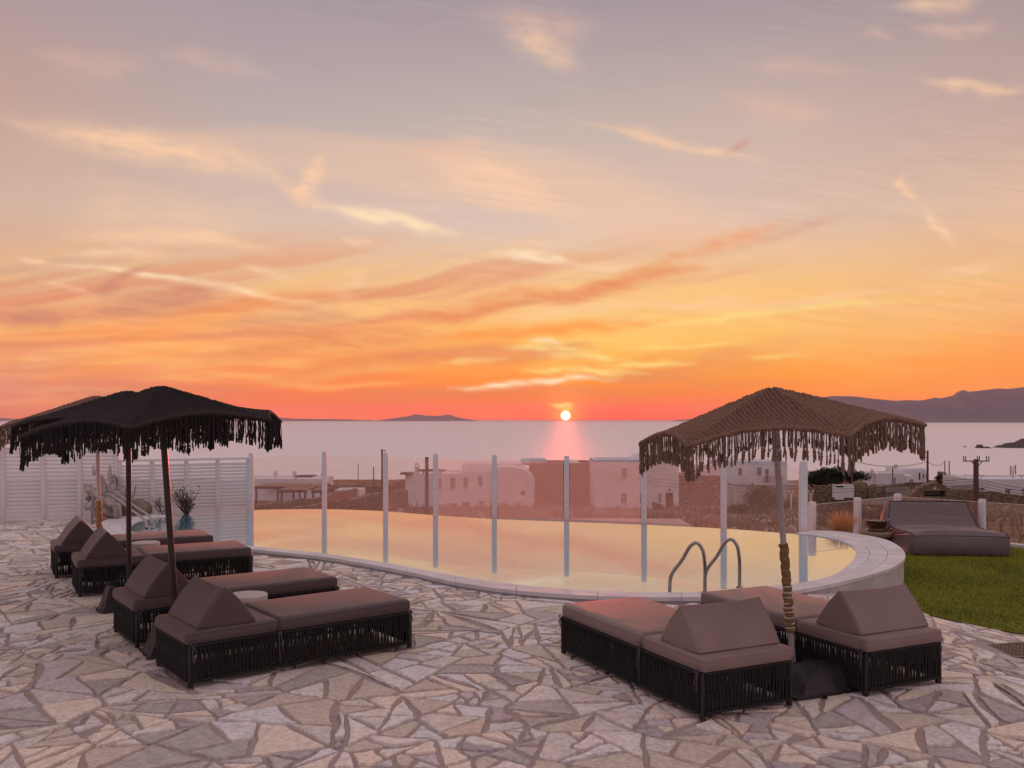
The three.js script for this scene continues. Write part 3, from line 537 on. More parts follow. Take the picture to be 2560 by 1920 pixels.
// ================================================================ GLASS FENCE BEHIND THE POOL
M.glass = std({ rgb: [0.94, 0.97, 0.96], transmission: 1, thickness: 0, roughness: 0.02, ior: 1.5 });
const smear = tex(512, (u, v) => { const w = fbm(u * 3, v * 3, 331, 3, 3), a = fbm(u * 5 + w * 3, v * 3, 333, 5, 1), str = smooth(0.62, 0.74, fbm(u * 4 + w * 5, v * 16 + w * 9, 337, 4, 1)), drip = fbm(u * 60, v * 3, 339, 3, 3); const k = 0.58 + 0.24 * a + 0.55 * str + 0.14 * (drip - 0.5); return [255 * k, 255 * k, 255 * k]; }, false, 0.5);
M.salt = std({ rgb: [0.9, 0.84, 0.82], transmission: 1, thickness: 0, roughness: 1, transparent: true, opacity: 0.17, alphaMap: smear });
M.glowFilm = std({ rgb: [0.9, 0.84, 0.82], transmission: 1, thickness: 0, roughness: 1, transparent: true, opacity: 0.295 });  // denser film added to strengthen the sun glow in the centre panes
const postPx = [[811, 1129], [964, 1131], [1089, 1134], [1236, 1137], [1416.5, 1139], [1610, 1142], [1809, 1146], [2008, 1153]];
{
  const TOP = 1.315;
  const spots = [[628, 1132], ...postPx].map(([px, py]) => at(px, py, (EYE - TOP) * FOC / (py - HOR)));
  spots.forEach((q, i) => {
    const label = i === 0 ? 'tall white post at the end of the slatted fence' : i === 8 ? 'tall white glass fence post where the wide coping begins' : 'tall slim white glass fence post ' + ['', 'before the reed pergolas', 'next to the slender dark utility pole', 'next to the thick brown wooden pole', 'before the vaulted end of the long white house', 'before the stone house with the dome', 'before the tall house with the brown door', 'between the second stone house and the balcony house'][i];
    const t = thing('fence_post', label, 'post', [q.x, -0.5, q.z], 0, i && i < 8 ? 'white posts of the glass fence' : undefined);
    const w = i === 8 ? 0.062 : 0.052;
    part(t, 'shaft', softBox(w, (TOP + 0.5) / 2, w, 0.02, [6, 8, 6]).translate(0, (TOP + 0.5) / 2, 0), M.paint);
    part(t, 'foot_plate', softBox(0.1, 0.01, 0.1, 0.008, [2, 2, 2]).translate(0, 0.01, 0), M.paint);
  });
  for (let i = 0; i < 8; i++) {
    const a = spots[i], b = spots[i + 1], d = b.clone().sub(a).setY(0), L = d.length() - 0.13;
    const label = ['salt hazed glass pane between the slatted fence and the first tall post', 'salt hazed glass pane before the low stone walls', 'salt hazed glass pane before the chimney of the long white house', 'salt hazed glass pane before the windows of the long white house', 'salt hazed glass pane before the vaulted end of the white house', 'salt hazed glass pane before the tall white house with the balcony dome', 'salt hazed glass pane before the house with the brown door', 'salt hazed glass pane at the wide coping end'][i];
    const t = thing('glass_pane', label, 'glass pane', [(a.x + b.x) / 2, 0, (a.z + b.z) / 2], Math.atan2(-d.z, d.x), 'panes of the glass fence');
    const pane = new THREE.PlaneGeometry(L, 1.62).translate(0, 0.4, 0);
    part(t, 'pane', pane, M.glass);
    const film = new THREE.PlaneGeometry(L - 0.01, 1.6).translate(0, 0.4, -0.006); const uv = film.attributes.uv; for (let k = 0; k < 4; k++) uv.setXY(k, uv.getX(k) * L + i * 1.37, uv.getY(k) * 1.6 + i * 0.7);
    part(t, 'salt_film', film, M.salt);
    if (i > 1 && i < 7) part(t, 'salt_film', film.clone().translate(0, 0, 0.012), i > 2 && i < 6 ? M.glowFilm : M.salt);  // second layer, added on the middle panes to raise the red sun glow
  }
}
// glass balustrade round the lawn
{
  const C = V(7.8, -0.3, -18.2), left = [V(5.47, -0.3, -16.4), V(6.64, -0.3, -17.3), C], right = [C, V(8.86, -0.3, -16.96), V(10.9, -0.3, -14.57), V(13, -0.3, -12.1)];
  const post = (q, label, turn) => { const t = thing('balustrade_post', label, 'post', [q.x, q.y, q.z], turn, 'white posts of the lawn balustrade'); part(t, 'shaft', softBox(0.055, 0.43, 0.055, 0.015, [4, 6, 4]).translate(0, 0.43, 0), M.paint); part(t, 'clamp', box(-0.02, 0.02, 0.1, 0.8, 0.056, 0.07), M.paint); };
  post(left[0], 'short white balustrade post where the coping meets the lawn rail', 0.66); post(left[1], 'short white balustrade post between the potted grass and the low table', 0.66); post(C, 'short white balustrade post at the corner behind the daybed', 0.2); post(right[1], 'short white balustrade post beside the daybed foot, before the utility pole', -0.86); post(right[2], 'short white balustrade post farther along the lawn edge past the daybed', -0.86);
  const all = [[left[0], left[1], 'clear glass balustrade pane behind the potted grass'], [left[1], C, 'clear glass balustrade pane behind the low round table'], [right[0], right[1], 'clear glass balustrade pane behind the daybed back'], [right[1], right[2], 'clear glass balustrade pane past the daybed, before the dry field'], [right[2], right[3], 'clear glass balustrade pane at the far end of the lawn edge']];
  for (const [a, b, label] of all) {
    const d = b.clone().sub(a), L = d.length() - 0.12, t = thing('balustrade_glass', label, 'glass pane', [(a.x + b.x) / 2, -0.3, (a.z + b.z) / 2], Math.atan2(-d.z, d.x), 'panes of the lawn balustrade');
    part(t, 'pane', box(-L / 2, L / 2, 0.1, 0.8, -0.005, 0.005), std({ rgb: [0.95, 0.98, 0.97], transmission: 1, thickness: 0, roughness: 0.03, ior: 1.5 }));
    part(t, 'top_edge_highlight', box(-L / 2, L / 2, 0.801, 0.809, -0.006, 0.006), std({ rgb: [0.75, 0.8, 0.78], roughness: 0.25, transmission: 0.5, thickness: 0 }));  // pale strip, its colour paints the bright highlight along the glass edge
    const film = new THREE.PlaneGeometry(L, 0.69).translate(0, 0.45, -0.009); const uv = film.attributes.uv; for (let k = 0; k < 4; k++) uv.setXY(k, uv.getX(k) * L + a.x, uv.getY(k));
    part(t, 'salt_film', film, std({ rgb: [0.9, 0.86, 0.84], transmission: 1, thickness: 0, roughness: 1, transparent: true, opacity: 0.14, alphaMap: smear }));
  }
  const kerb = [];
  for (const [a, b] of [[V(4.7, -0.3, -15.8), C], [C, right[3]]]) kerb.push(beam(a.clone().setY(-0.28), b.clone().setY(-0.28), 0.2, 0.12), beam(a.clone().setY(-1.8), b.clone().setY(-1.8), 0.18, 2.95));
  struct('terrace_kerb', join(kerb), M.plaster);
}

// ================================================================ WHITE SLATTED FENCE
function slatFence(label, stations, height, n, slatH) {
  const t = thing('slatted_fence', label, 'fence');
  for (let k = 0; k < stations.length; k++) { const q = stations[k]; part(t, 'post', softBox(0.045, height / 2, 0.04, 0.008, [3, 4, 3]).translate(q.x, height / 2, q.z), M.paint); }
  for (let k = 0; k < stations.length - 1; k++) {
    const a = stations[k], b = stations[k + 1], d = b.clone().sub(a), ang = Math.atan2(-d.z, d.x), L = d.length() - 0.092, c = a.clone().add(b).multiplyScalar(0.5);
    const shapes = [0.0012, 0.0018, 0.006].map((v) => boxUV(softBox(L / 2, slatH / 2 - v, 0.011, 0.004, [3, 2, 2])));
    part(t, 'added_plinth', beam(V(a.x, 0.035, a.z), V(b.x, 0.035, b.z), 0.05, 0.07), M.paint);  // beam added to stop sun leaking under the slats
    for (let i = 0; i < n; i++) { const m = part(t, 'slat', shapes[i > n * 0.6 ? 2 : i % 2], M.paint); m.position.set(c.x, 0.07 + (i + 0.5) * (height - 0.13) / n, c.z); m.rotation.set(rr(-0.01, 0.01), ang, rr(-0.0016, 0.0016), 'YXZ'); }
    part(t, 'top_rail', beam(V(a.x, height + 0.02, a.z), V(b.x, height + 0.02, b.z), 0.1, 0.05), M.paint);
  }
}
{
  const onLine = (A, B, px) => { // point of the plan line A-B seen in that pixel column
    const k = (px - CX) / FOC, t = (k * A[1] - A[0]) / (B[0] - A[0] - k * (B[1] - A[1])); return V(lerp(A[0], B[0], t), 0, -lerp(A[1], B[1], t)); };
  const A = [-10.36, 18.2], B = [-8.27, 18.9], C = [-8.2, 18.92], D = [-5.9, 20.16];
  slatFence('tall white slatted fence behind the driftwood, with light showing through its upper gaps', [-420, -310, -200, -98, 8, 109, 200, 291].map((x) => onLine(A, B, x)), 1.56, 18, 0.0775);
  slatFence('lower white slatted fence section running behind the dry shrub to the pool edge', [299, 381, 467, 545, 622].map((x) => onLine(C, D, x)), 1.17, 14, 0.072);
}

// ================================================================ SUN LOUNGERS
function makeLounger(cushionMat, label, group) {
  const t = thing('sun_lounger', label, 'sun lounger', [0, 0, 0], 0, group), L = 1.98, W = 0.4, H = 0.32;
  // x runs from the head (0) to the foot (L)
  for (const x of [0.018, L - 0.018]) for (const z of [-W + 0.018, W - 0.018]) part(t, 'leg', softBox(0.018, H / 2, 0.018, 0.004, [2, 2, 2]).translate(x, H / 2, z), M.blackMetal);
  const rails = [];
  for (const y of [0.055, H - 0.012]) { rails.push(box(0.03, L - 0.03, y - 0.011, y + 0.011, -W + 0.006, -W + 0.028), box(0.03, L - 0.03, y - 0.011, y + 0.011, W - 0.028, W - 0.006), box(0.006, 0.028, y - 0.011, y + 0.011, -W + 0.03, W - 0.03), box(L - 0.028, L - 0.006, y - 0.011, y + 0.011, -W + 0.03, W - 0.03)); }
  rails.push(box(L / 2 - 0.015, L / 2 + 0.015, H - 0.045, H - 0.026, -W + 0.03, W - 0.03));
  part(t, 'frame', join(rails), M.blackMetal);
  const panel = (a, b, out, s) => {
    const d = b.clone().sub(a), len = d.length(), n = Math.round(len / 0.0155), list = []; d.normalize();
    for (let i = 0; i < n; i++) {
      const u = (i + 0.5) / n * len, p = a.clone().addScaledVector(d, u), pts = [], lean = (hash(i, 1, s) - 0.5) * 0.013, sw = (hash(i, 2, s) - 0.5) * 0.009, pair = (i % 2 ? 1 : -1) * 0.0028;
      for (let k = 0; k <= 6; k++) { const v = k / 6; pts.push(p.clone().addScaledVector(d, lean * Math.sin(v * Math.PI) + sw * Math.sin(v * 2 * Math.PI) + pair).addScaledVector(out, 0.006 * ((i + (k > 3)) % 2)).setY(lerp(0.048, H - 0.004, v))); }
      list.push(limb(pts, 0.0084, 5));
    }
    const loops = []; for (let y of [H - 0.006, 0.05]) { const pts = []; for (let i = 0; i <= n; i++) pts.push(a.clone().addScaledVector(d, i / n * len).addScaledVector(out, 0.004 + (i % 2) * 0.003).setY(y + (i % 2) * 0.004)); loops.push(limb(pts, 0.0125, 5)); }
    return join([...list, ...loops]);
  };
  part(t, 'rope_panel', panel(V(0.03, 0, W), V(L - 0.03, 0, W), V(0, 0, 1), 5), M.rope); part(t, 'rope_panel', panel(V(L - 0.03, 0, -W), V(0.03, 0, -W), V(0, 0, -1), 6), M.rope);
  part(t, 'rope_panel', panel(V(0, 0, -W + 0.03), V(0, 0, W - 0.03), V(-1, 0, 0), 7), M.rope); part(t, 'rope_panel', panel(V(L, 0, W - 0.03), V(L, 0, -W + 0.03), V(1, 0, 0), 8), M.rope);
  const deck = []; for (let i = 0; i < 24; i++) deck.push(box(0.05 + i * 0.079, 0.118 + i * 0.079, H - 0.026, H - 0.014, -W + 0.03, W - 0.03)); part(t, 'sling_deck', join(deck), M.blackMetal);
  const HC = 0.74, h = 0.054;
  const c1 = part(t, 'head_cushion', softBox(HC / 2, h, W - 0.005, 0.03, [26, 8, 20], 0.005, 0.0015, 3).translate(HC / 2 - 0.012, H + h - 0.004, 0), cushionMat);
  const c2 = part(t, 'foot_cushion', softBox((L - HC) / 2, h + 0.005, W - 0.003, 0.032, [40, 8, 20], 0.008, 0.0018, 8).translate((L + HC) / 2 - 0.012, H + h + 0.002, 0), cushionMat);
  // wedge pillow: a rounded triangle drawn across the bed
  const prof = []; { const tri = [[0.0, 0], [0.48, 0], [0.23, 0.305]], r = 0.022; for (let k = 0; k < 3; k++) { const p = tri[(k + 2) % 3], q = tri[k], n = tri[(k + 1) % 3]; const u = [p[0] - q[0], p[1] - q[1]], w = [n[0] - q[0], n[1] - q[1]], lu = Math.hypot(...u), lw = Math.hypot(...w); const a = [q[0] + u[0] / lu * r, q[1] + u[1] / lu * r], b = [q[0] + w[0] / lw * r, q[1] + w[1] / lw * r]; for (let i = 0; i <= 5; i++) { const v = i / 5; prof.push([(1 - v) ** 2 * a[0] + 2 * v * (1 - v) * q[0] + v * v * b[0], (1 - v) ** 2 * a[1] + 2 * v * (1 - v) * q[1] + v * v * b[1]]); } for (let i = 1; i < 7; i++) { const v = i / 7, e = [q[0] + w[0] / lw * lerp(r, lw - r, v), q[1] + w[1] / lw * lerp(r, lw - r, v)], bul = 0.012 * Math.sin(v * Math.PI); prof.push([e[0] + w[1] / lw * bul, e[1] - w[0] / lw * bul]); } } }
  const rings = [], cx = 0.245, cy = 0.11, PW = 0.362;
  for (const [z, k] of [[-1, 0.35], [-1, 0.7], [-0.999, 0.9], [-0.995, 0.955], [-0.98, 0.985], [-0.95, 1], [-0.75, 1], [-0.5, 1], [-0.25, 1], [0, 1], [0.25, 1], [0.5, 1], [0.75, 1], [0.95, 1], [0.98, 0.985], [0.995, 0.955], [0.999, 0.9], [1, 0.7], [1, 0.35]]) rings.push(prof.map(([x, y]) => V(cx + (x - cx) * k, Math.max(0, cy + (y - cy) * k) - 0.014 * (1 - z * z) * (y / 0.305) + 0.006 * (fbm(x * 9, z * 3 + y * 7, 21, 2) - 0.5), z * PW)));
  const wp = part(t, 'wedge_pillow', skin(rings).translate(0.075, H + 2 * h + 0.0, 0), cushionMat);
  for (const e of [5, 13]) { const pts = rings[e].map((p) => V(p.x + 0.075, p.y + H + 2 * h, p.z + (e < 9 ? -0.006 : 0.006))); pts.push(pts[0].clone()); part(wp, 'piping', limb(pts, 0.0036, 5), cushionMat); }
  const seam = (x0, x1, w, y) => { const pts = [], r = 0.03; for (const [cx2, cz, a0] of [[x1 - r, w - r, 0], [x0 + r, w - r, 1], [x0 + r, -w + r, 2], [x1 - r, -w + r, 3]]) for (let i = 0; i <= 5; i++) { const a = (a0 + i / 5) * Math.PI / 2; pts.push(V(cx2 + Math.cos(a) * r, y + 0.0015 * Math.sin(i * 3 + a0), cz + Math.sin(a) * r)); } pts.push(pts[0].clone()); return limb(pts, 0.0038, 5); };
  part(c1, 'piping', join([seam(-0.012, HC - 0.012, W - 0.003, H + 2 * h - 0.022), seam(-0.012, HC - 0.012, W - 0.003, H + 0.016)]), cushionMat);
  part(c2, 'piping', join([seam(HC - 0.012, L - 0.012, W - 0.001, H + 2 * h - 0.014), seam(HC - 0.012, L - 0.012, W - 0.001, H + 0.016)]), cushionMat);
  // tie strings
  const tie = (x, z, y, len, s) => { const a = []; for (const k of [0, 1]) a.push(limb(spline([V(x, y, z), V(x + (k ? 0.012 : -0.01), y - len * 0.3, z * 1.03), V(x + (k ? 0.02 : -0.004), y - len * (k ? 0.7 : 1), z * 1.03)], 6), 0.0045, 5)); const loop = []; for (let i = 0; i <= 10; i++) { const w = i / 10 * Math.PI * 2; loop.push(V(x + 0.022 * Math.cos(w) * (i % 10 ? 1 : 0.9), y + 0.012 + 0.013 * Math.sin(w), z * 1.02)); } a.push(limb(loop, 0.0045, 5)); return join(a); };
  for (const z of [-1, 1]) { part(t, 'tie_string', tie(0.035, z * (W + 0.012), H + 0.0, 0.13), M.tie); part(t, 'tie_string', tie(HC - 0.012, z * (W + 0.012), H + 0.035, 0.27), M.tie); part(t, 'tie_string', tie(L - 0.03, z * (W + 0.012), H - 0.005, 0.08), M.tie); }
  return t;
}
// head corner A in (x, depth), direction of the length, side on which the width lies
const placeLounger = (o, A, dir, side) => { const l = Math.hypot(...dir), u = [dir[0] / l, dir[1] / l], w = [-u[1] * side, u[0] * side]; o.position.set(A[0] * 0.992 + w[0] * 0.4, 0.016, -(A[1] * 0.992 + w[1] * 0.4)); o.rotation.y = Math.atan2(u[1], u[0]); };
const gDark = 'loungers with aubergine cushions', gTaupe = 'loungers with taupe cushions';
const L1 = makeLounger(M.cushionDark, 'black rope sun lounger with aubergine cushions, before the white topped table, nearest the open paving', gDark);
const L2 = copyOf(L1, 'black rope sun lounger with aubergine cushions and dented wedge pillow, behind the white topped table', [0, 0, 0]);
const L3 = copyOf(L1, 'black rope sun lounger with aubergine cushions standing behind the plain dark umbrella poles', [0, 0, 0]);
const L4 = copyOf(L1, 'black rope sun lounger with aubergine cushions, next to the pool stair rails', [0, 0, 0]);
placeLounger(L1, [-2.47, 6.87], [0.786, 0.617], 1); placeLounger(L2, [-3.38, 8.08], [0.80, 0.597], 1); placeLounger(L3, [-5.01, 10.4], [0.864, 0.505], 1); placeLounger(L4, [-5.9, 11.62], [0.87, 0.5], 1);
const L5 = makeLounger(M.cushionTaupe, 'black rope sun lounger with taupe cushions, between the wrapped umbrella pole and the open paving', gTaupe);
const L6 = copyOf(L5, 'black rope sun lounger with taupe cushions, between the wrapped umbrella pole and the lawn', [0, 0, 0]);
placeLounger(L5, [1.292, 6.12], [-0.432, 0.901], -1); placeLounger(L6, [2.62, 6.66], [-0.432, 0.901], -1);

// round side tables with pale tops
{
  const top = std({ map: tone(256, [0.5, 0.44, 0.4], [0.74, 0.69, 0.64], (u, v) => fbm(u * 3, v * 14, 351, 5, 1), 1.5), roughness: 0.6 }), cone = std({ rgb: [0.05, 0.045, 0.048], roughness: 0.6 });
  const mk = (x, z, label) => { const t = thing('side_table', label, 'side table', [x, 0.016, z], 0, 'round side tables between the loungers'); part(t, 'table_top', new THREE.LatheGeometry([[0, 0.345], [0.165, 0.345], [0.178, 0.352], [0.184, 0.365], [0.184, 0.408], [0.179, 0.418], [0.168, 0.42], [0, 0.42]].map(([r, y]) => new THREE.Vector2(r, y)), 48), top); part(t, 'pedestal', new THREE.LatheGeometry([[0, 0], [0.13, 0], [0.135, 0.012], [0.05, 0.05], [0.045, 0.2], [0.09, 0.3], [0.16, 0.344], [0, 0.344]].map(([r, y]) => new THREE.Vector2(r, y)), 36), cone); };
  const a = at(618, 1494, 8.35), b = at(363, 1353, 11.9);
  mk(a.x, a.z, 'round pale topped side table between the two loungers nearest the open paving'); mk(b.x, b.z, 'round pale topped side table between the two loungers next to the stair rails');
}

// ================================================================ MACRAME UMBRELLAS
function makeUmbrella(ropeMat, tasselMat, poleMat, label, group, opts) {
  const t = thing('umbrella', label, 'umbrella', [0, 0, 0], 0, group);
  const R = 1.075, APEX = 2.3, DROP = 0.36, A0 = 40 * Math.PI / 180;     // six corners; the sixth parts start at 40 degrees
  // a point of the cloth: ring t in 0..1, side k, s in 0..1 along the side
  const cloth = (q, k, s) => {
    const a = A0 + k * Math.PI / 3, b = a + Math.PI / 3, m = 4 * s * (1 - s), pull = 1 - 0.05 * m * q;
    const x = lerp(Math.cos(a), Math.cos(b), s) * R * q * pull, z = -lerp(Math.sin(a), Math.sin(b), s) * R * q * pull;
    const y = APEX - DROP * Math.pow(q, 1.06) - 0.012 * q + 0.085 * m * Math.pow(q, 2.6) - 0.045 * m * q * (1 - q) * 2;
    return V(x, y, z);
  };
  const rows = 44, list = [];
  for (let r = 0; r < rows; r++) {
    const q = 0.03 + 0.97 * (r + 0.5) / rows, len = 6 * R * q, n = Math.max(24, Math.round(len / 0.012)), pts = [], rad = [];
    for (let i = 0; i <= n; i++) {
      const f = i / n * 6, k = Math.min(5, Math.floor(f)), p = cloth(q + 0.0034 * Math.sin(i * Math.PI / 1.5 + r * Math.PI) / 1, k, f - k);
      const kn = Math.sin(i * Math.PI * 2 / 3 + (r % 2) * Math.PI);
      p.y += 0.004 * kn; pts.push(p);
      const loose = smooth(0.66, 0.8, vnoise(i * 0.33 + r * 3.1, r * 0.7, 61)) * (q > 0.25 ? 1 : 0.2);
      rad.push(0.0106 * (1 + 0.4 * kn) * (1 - 0.4 * loose));
    }
    list.push(limb(pts, rad, 5));
    const q2 = q + 0.5 / rows, un = []; if (r < rows - 1) { const m = Math.max(24, Math.round(len / 0.04)); for (let i = 0; i <= m; i++) { const f = i / m * 6, k = Math.min(5, Math.floor(f)), p = cloth(q2, k, f - k); p.y -= 0.018; un.push(p); } list.push(limb(un, un.map((_, i) => 0.0066 * (1 - 0.7 * smooth(0.5, 0.68, vnoise(i * 0.6 + r * 5.3, r * 0.9, 67)))), 4)); }
  }
  part(t, 'canopy', join(list), ropeMat);
  const edge = []; for (let i = 0; i <= 300; i++) { const f = i / 300 * 6, k = Math.min(5, Math.floor(f)); const p = cloth(1.006, k, f - k); p.y -= 0.006 + 0.004 * Math.sin(i * 1.9); edge.push(p); }
  part(t, 'edge_cord', limb(edge, 0.017, 6), ropeMat);
  // fringe, one part for each side of the canopy
  for (let k = 0; k < 6; k++) {
    const out = [], n = 64;
    for (let i = 0; i < n; i++) {
      const s = clamp((i + rr(0.2, 0.8)) / n), corner = Math.pow(Math.abs(2 * s - 1), 6), reps = corner > 0.55 ? 2 : 1;
      for (let z = 0; z < reps; z++) {
        const p = cloth(1.004, k, clamp(s + rr(-0.004, 0.004))), len = rr(0.2, 0.245) + corner * 0.04, w = V(rr(-0.014, 0.014), 0, rr(-0.014, 0.014)), wind = 0.012;
        const kn = p.clone().add(V(w.x * 0.6 - wind * 0.4, -len * 0.12, w.z * 0.6)), mid = p.clone().add(V(w.x - wind, -len * 0.72, w.z)), end = p.clone().add(V(w.x * 1.5 - wind * 1.6, -len, w.z * 1.4));
        out.push(limb([p, kn], 0.006, 4)); const off = V(rr(-0.006, 0.006), 0, rr(-0.006, 0.006));
        out.push(limb([kn, kn.clone().lerp(mid, 0.5).add(off), mid], 0.0032, 4), limb([kn, kn.clone().lerp(mid, 0.5).sub(off).add(V(rr(-0.008, 0.008), 0, 0)), mid], 0.0032, 4));
        out.push(limb([kn.clone().add(V(0, 0.008, 0)), kn, kn.clone().add(V(0, -0.009, 0))], [0.003, 0.0085, 0.003], 5));
        const rt = rr(0.006, 0.0095), d = end.clone().sub(mid);
        out.push(limb([mid.clone().add(V(0, 0.008, 0)), mid.clone().addScaledVector(d, 0.08), mid.clone().addScaledVector(d, 0.22), mid.clone().addScaledVector(d, 0.5), end], [0.003, 0.0095, 0.005, rt, rt * 0.85], 6, 0.5, i));
      }
    }
    part(t, 'fringe', join(out), tasselMat);
  }
  // ribs under the cloth, hub, pole
  for (let k = 0; k < 6; k++) part(t, 'rib', limb([0.02, 0.35, 0.7, 0.99].map((q) => cloth(q, k, 0).add(V(0, -0.028, 0))), 0.0085, 6), poleMat);
  part(t, 'hub', new THREE.CylinderGeometry(0.045, 0.05, 0.1, 16).translate(0, APEX - 0.1, 0), poleMat);
  const wrapTop = opts.wrap || 0, ph = [];
  if (wrapTop) {
    part(t, 'pole', limb([V(0, 0.02, 0), V(0, APEX - 0.04, 0)], 0.024, 14), poleMat);
    const pts = [], rad = []; for (let i = 0; i <= 60; i++) { pts.push(V(0.004 * Math.sin(i * 0.7), lerp(opts.wrapFrom, wrapTop, i / 60), 0.003 * Math.cos(i * 0.9))); rad.push(0.0345 + 0.0025 * Math.sin(i * 1.3) + 0.002 * rnd()); }
    const wrap = part(t, 'rope_wrap', limb(pts, rad, 12, 0.06, 3), opts.wrapMat);
    for (let i = 0; i < opts.bands; i++) { const y = opts.bandFrom + i * 0.04 + rr(-0.008, 0.008); part(t, 'white_band', new THREE.TorusGeometry(0.0355, 0.0045, 6, 20).rotateX(Math.PI / 2 + rr(-0.15, 0.15)).scale(1, 1, 1).translate(0, y, 0), M.paint); }
  } else part(t, 'pole', limb([V(0, 0.02, 0), V(0, APEX - 0.04, 0)], 0.027, 14), poleMat);
  const hoop = []; for (let i = 0; i <= 20; i++) { const a = i / 20 * Math.PI * 1.75 - 2.4; hoop.push(V(-0.012 + 0.042 * Math.cos(a), 1.79 + 0.042 * Math.sin(a), 0.028)); } part(t, 'pull_loop', limb(hoop, 0.0035, 5), M.blackMetal);
  part(t, 'base_plate', new THREE.CylinderGeometry(0.2, 0.21, 0.05, 28).translate(0, 0.026, 0), M.blackMetal);
  return t;
}
{
  const fib = grey(64, (u, v) => 0.5 + 0.5 * Math.sin((u * 6 + v * 3) * 2 * Math.PI), 24);
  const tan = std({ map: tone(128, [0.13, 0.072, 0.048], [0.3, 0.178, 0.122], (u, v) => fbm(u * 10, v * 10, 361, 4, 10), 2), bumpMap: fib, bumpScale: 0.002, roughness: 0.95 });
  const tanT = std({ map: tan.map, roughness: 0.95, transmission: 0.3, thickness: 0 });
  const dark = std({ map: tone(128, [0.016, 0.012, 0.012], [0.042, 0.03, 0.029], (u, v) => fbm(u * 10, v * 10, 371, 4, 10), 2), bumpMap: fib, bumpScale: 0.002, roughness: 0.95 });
  const darkPole = std({ rgb: [0.022, 0.013, 0.011], roughness: 0.35 }), palePole = std({ rgb: [0.42, 0.38, 0.36], roughness: 0.4 }), whitePole = std({ rgb: [0.68, 0.6, 0.56], roughness: 0.45 });
  const jute = std({ map: tone(128, [0.2, 0.115, 0.045], [0.42, 0.27, 0.12], (u, v) => 0.5 + 0.3 * Math.sin(v * 20 * Math.PI) + 0.5 * (fbm(u * 8, v * 16, 381, 4, 8) - 0.5), 5), bumpMap: fib, bumpScale: 0.003, roughness: 0.95 });
  const gold = std({ rgb: [0.4, 0.2, 0.06], roughness: 0.5 });
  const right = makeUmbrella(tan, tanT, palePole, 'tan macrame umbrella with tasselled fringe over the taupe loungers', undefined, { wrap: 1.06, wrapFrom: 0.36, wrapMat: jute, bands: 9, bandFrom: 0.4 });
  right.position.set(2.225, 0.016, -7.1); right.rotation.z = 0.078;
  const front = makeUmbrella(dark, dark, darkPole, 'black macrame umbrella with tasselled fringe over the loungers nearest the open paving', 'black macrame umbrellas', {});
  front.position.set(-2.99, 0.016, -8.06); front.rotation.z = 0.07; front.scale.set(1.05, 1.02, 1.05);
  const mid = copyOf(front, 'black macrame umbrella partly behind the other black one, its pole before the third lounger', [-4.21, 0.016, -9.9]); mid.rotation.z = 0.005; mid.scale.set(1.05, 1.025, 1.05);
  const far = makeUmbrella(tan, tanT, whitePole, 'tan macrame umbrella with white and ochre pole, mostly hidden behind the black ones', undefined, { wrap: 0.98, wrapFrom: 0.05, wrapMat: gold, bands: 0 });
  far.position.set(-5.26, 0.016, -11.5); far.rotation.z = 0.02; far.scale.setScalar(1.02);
}
// black weight covers over the umbrella feet
function cloth(name, label, cx, cz, turn, a, c, h, s, group) {
  const n = 40, P = [], I = [], U = [];
  for (let j = 0; j <= n; j++) for (let i = 0; i <= n; i++) {
    const u = i / n * 2 - 1, v = j / n * 2 - 1, e = Math.max(Math.abs(u), Math.abs(v)), f = fbm(u * 2.2 + s, v * 2.2, 401 + s, 4) - 0.5, fold = 0.5 * Math.sin((Math.atan2(v, u) * 5) + f * 6) * smooth(0.5, 0.9, e);
    const y = Math.max(0.004, h * (1 - smooth(0.55, 0.93, e)) * (0.85 + 0.35 * f + 0.25 * u * (s % 2 ? 1 : -1)) + 0.02 * fold * (1 - smooth(0.9, 1, e)) + 0.006);
    const k = 1 + 0.06 * fold + 0.12 * f; P.push(u * a * k * (0.82 + 0.18 * smooth(0.3, 1, e)), y, v * c * k); U.push(u * a, v * c);
  }
  for (let j = 0; j < n; j++) for (let i = 0; i < n; i++) { const q = j * (n + 1) + i; I.push(q, q + n + 1, q + 1, q + 1, q + n + 1, q + n + 2); }
  const m = single(name, G(P, I, U), M.tarp, label, 'weight cover', group); m.position.set(cx, 0.018, cz); m.rotation.y = turn; return m;
}
M.tarp = std({ map: clothTone([0.026, 0.021, 0.024], 51), roughness: 0.55, bumpMap: weaveBump, bumpScale: 0.0008 });
cloth('weight_cover', 'crumpled black cloth heap over the umbrella foot between the taupe loungers', 2.3, -6.9, 0.45, 0.38, 0.27, 0.17, 3, 'black covers over umbrella feet');
cloth('weight_cover', 'black cloth bundle beside the head of the lounger nearest the open paving', -2.98, -7.95, 0.6, 0.27, 0.2, 0.26, 6, 'black covers over umbrella feet');
cloth('weight_cover', 'black cloth bundle beside the head of the lounger with the dented pillow', -4.22, -9.72, 0.6, 0.25, 0.18, 0.24, 8, 'black covers over umbrella feet');

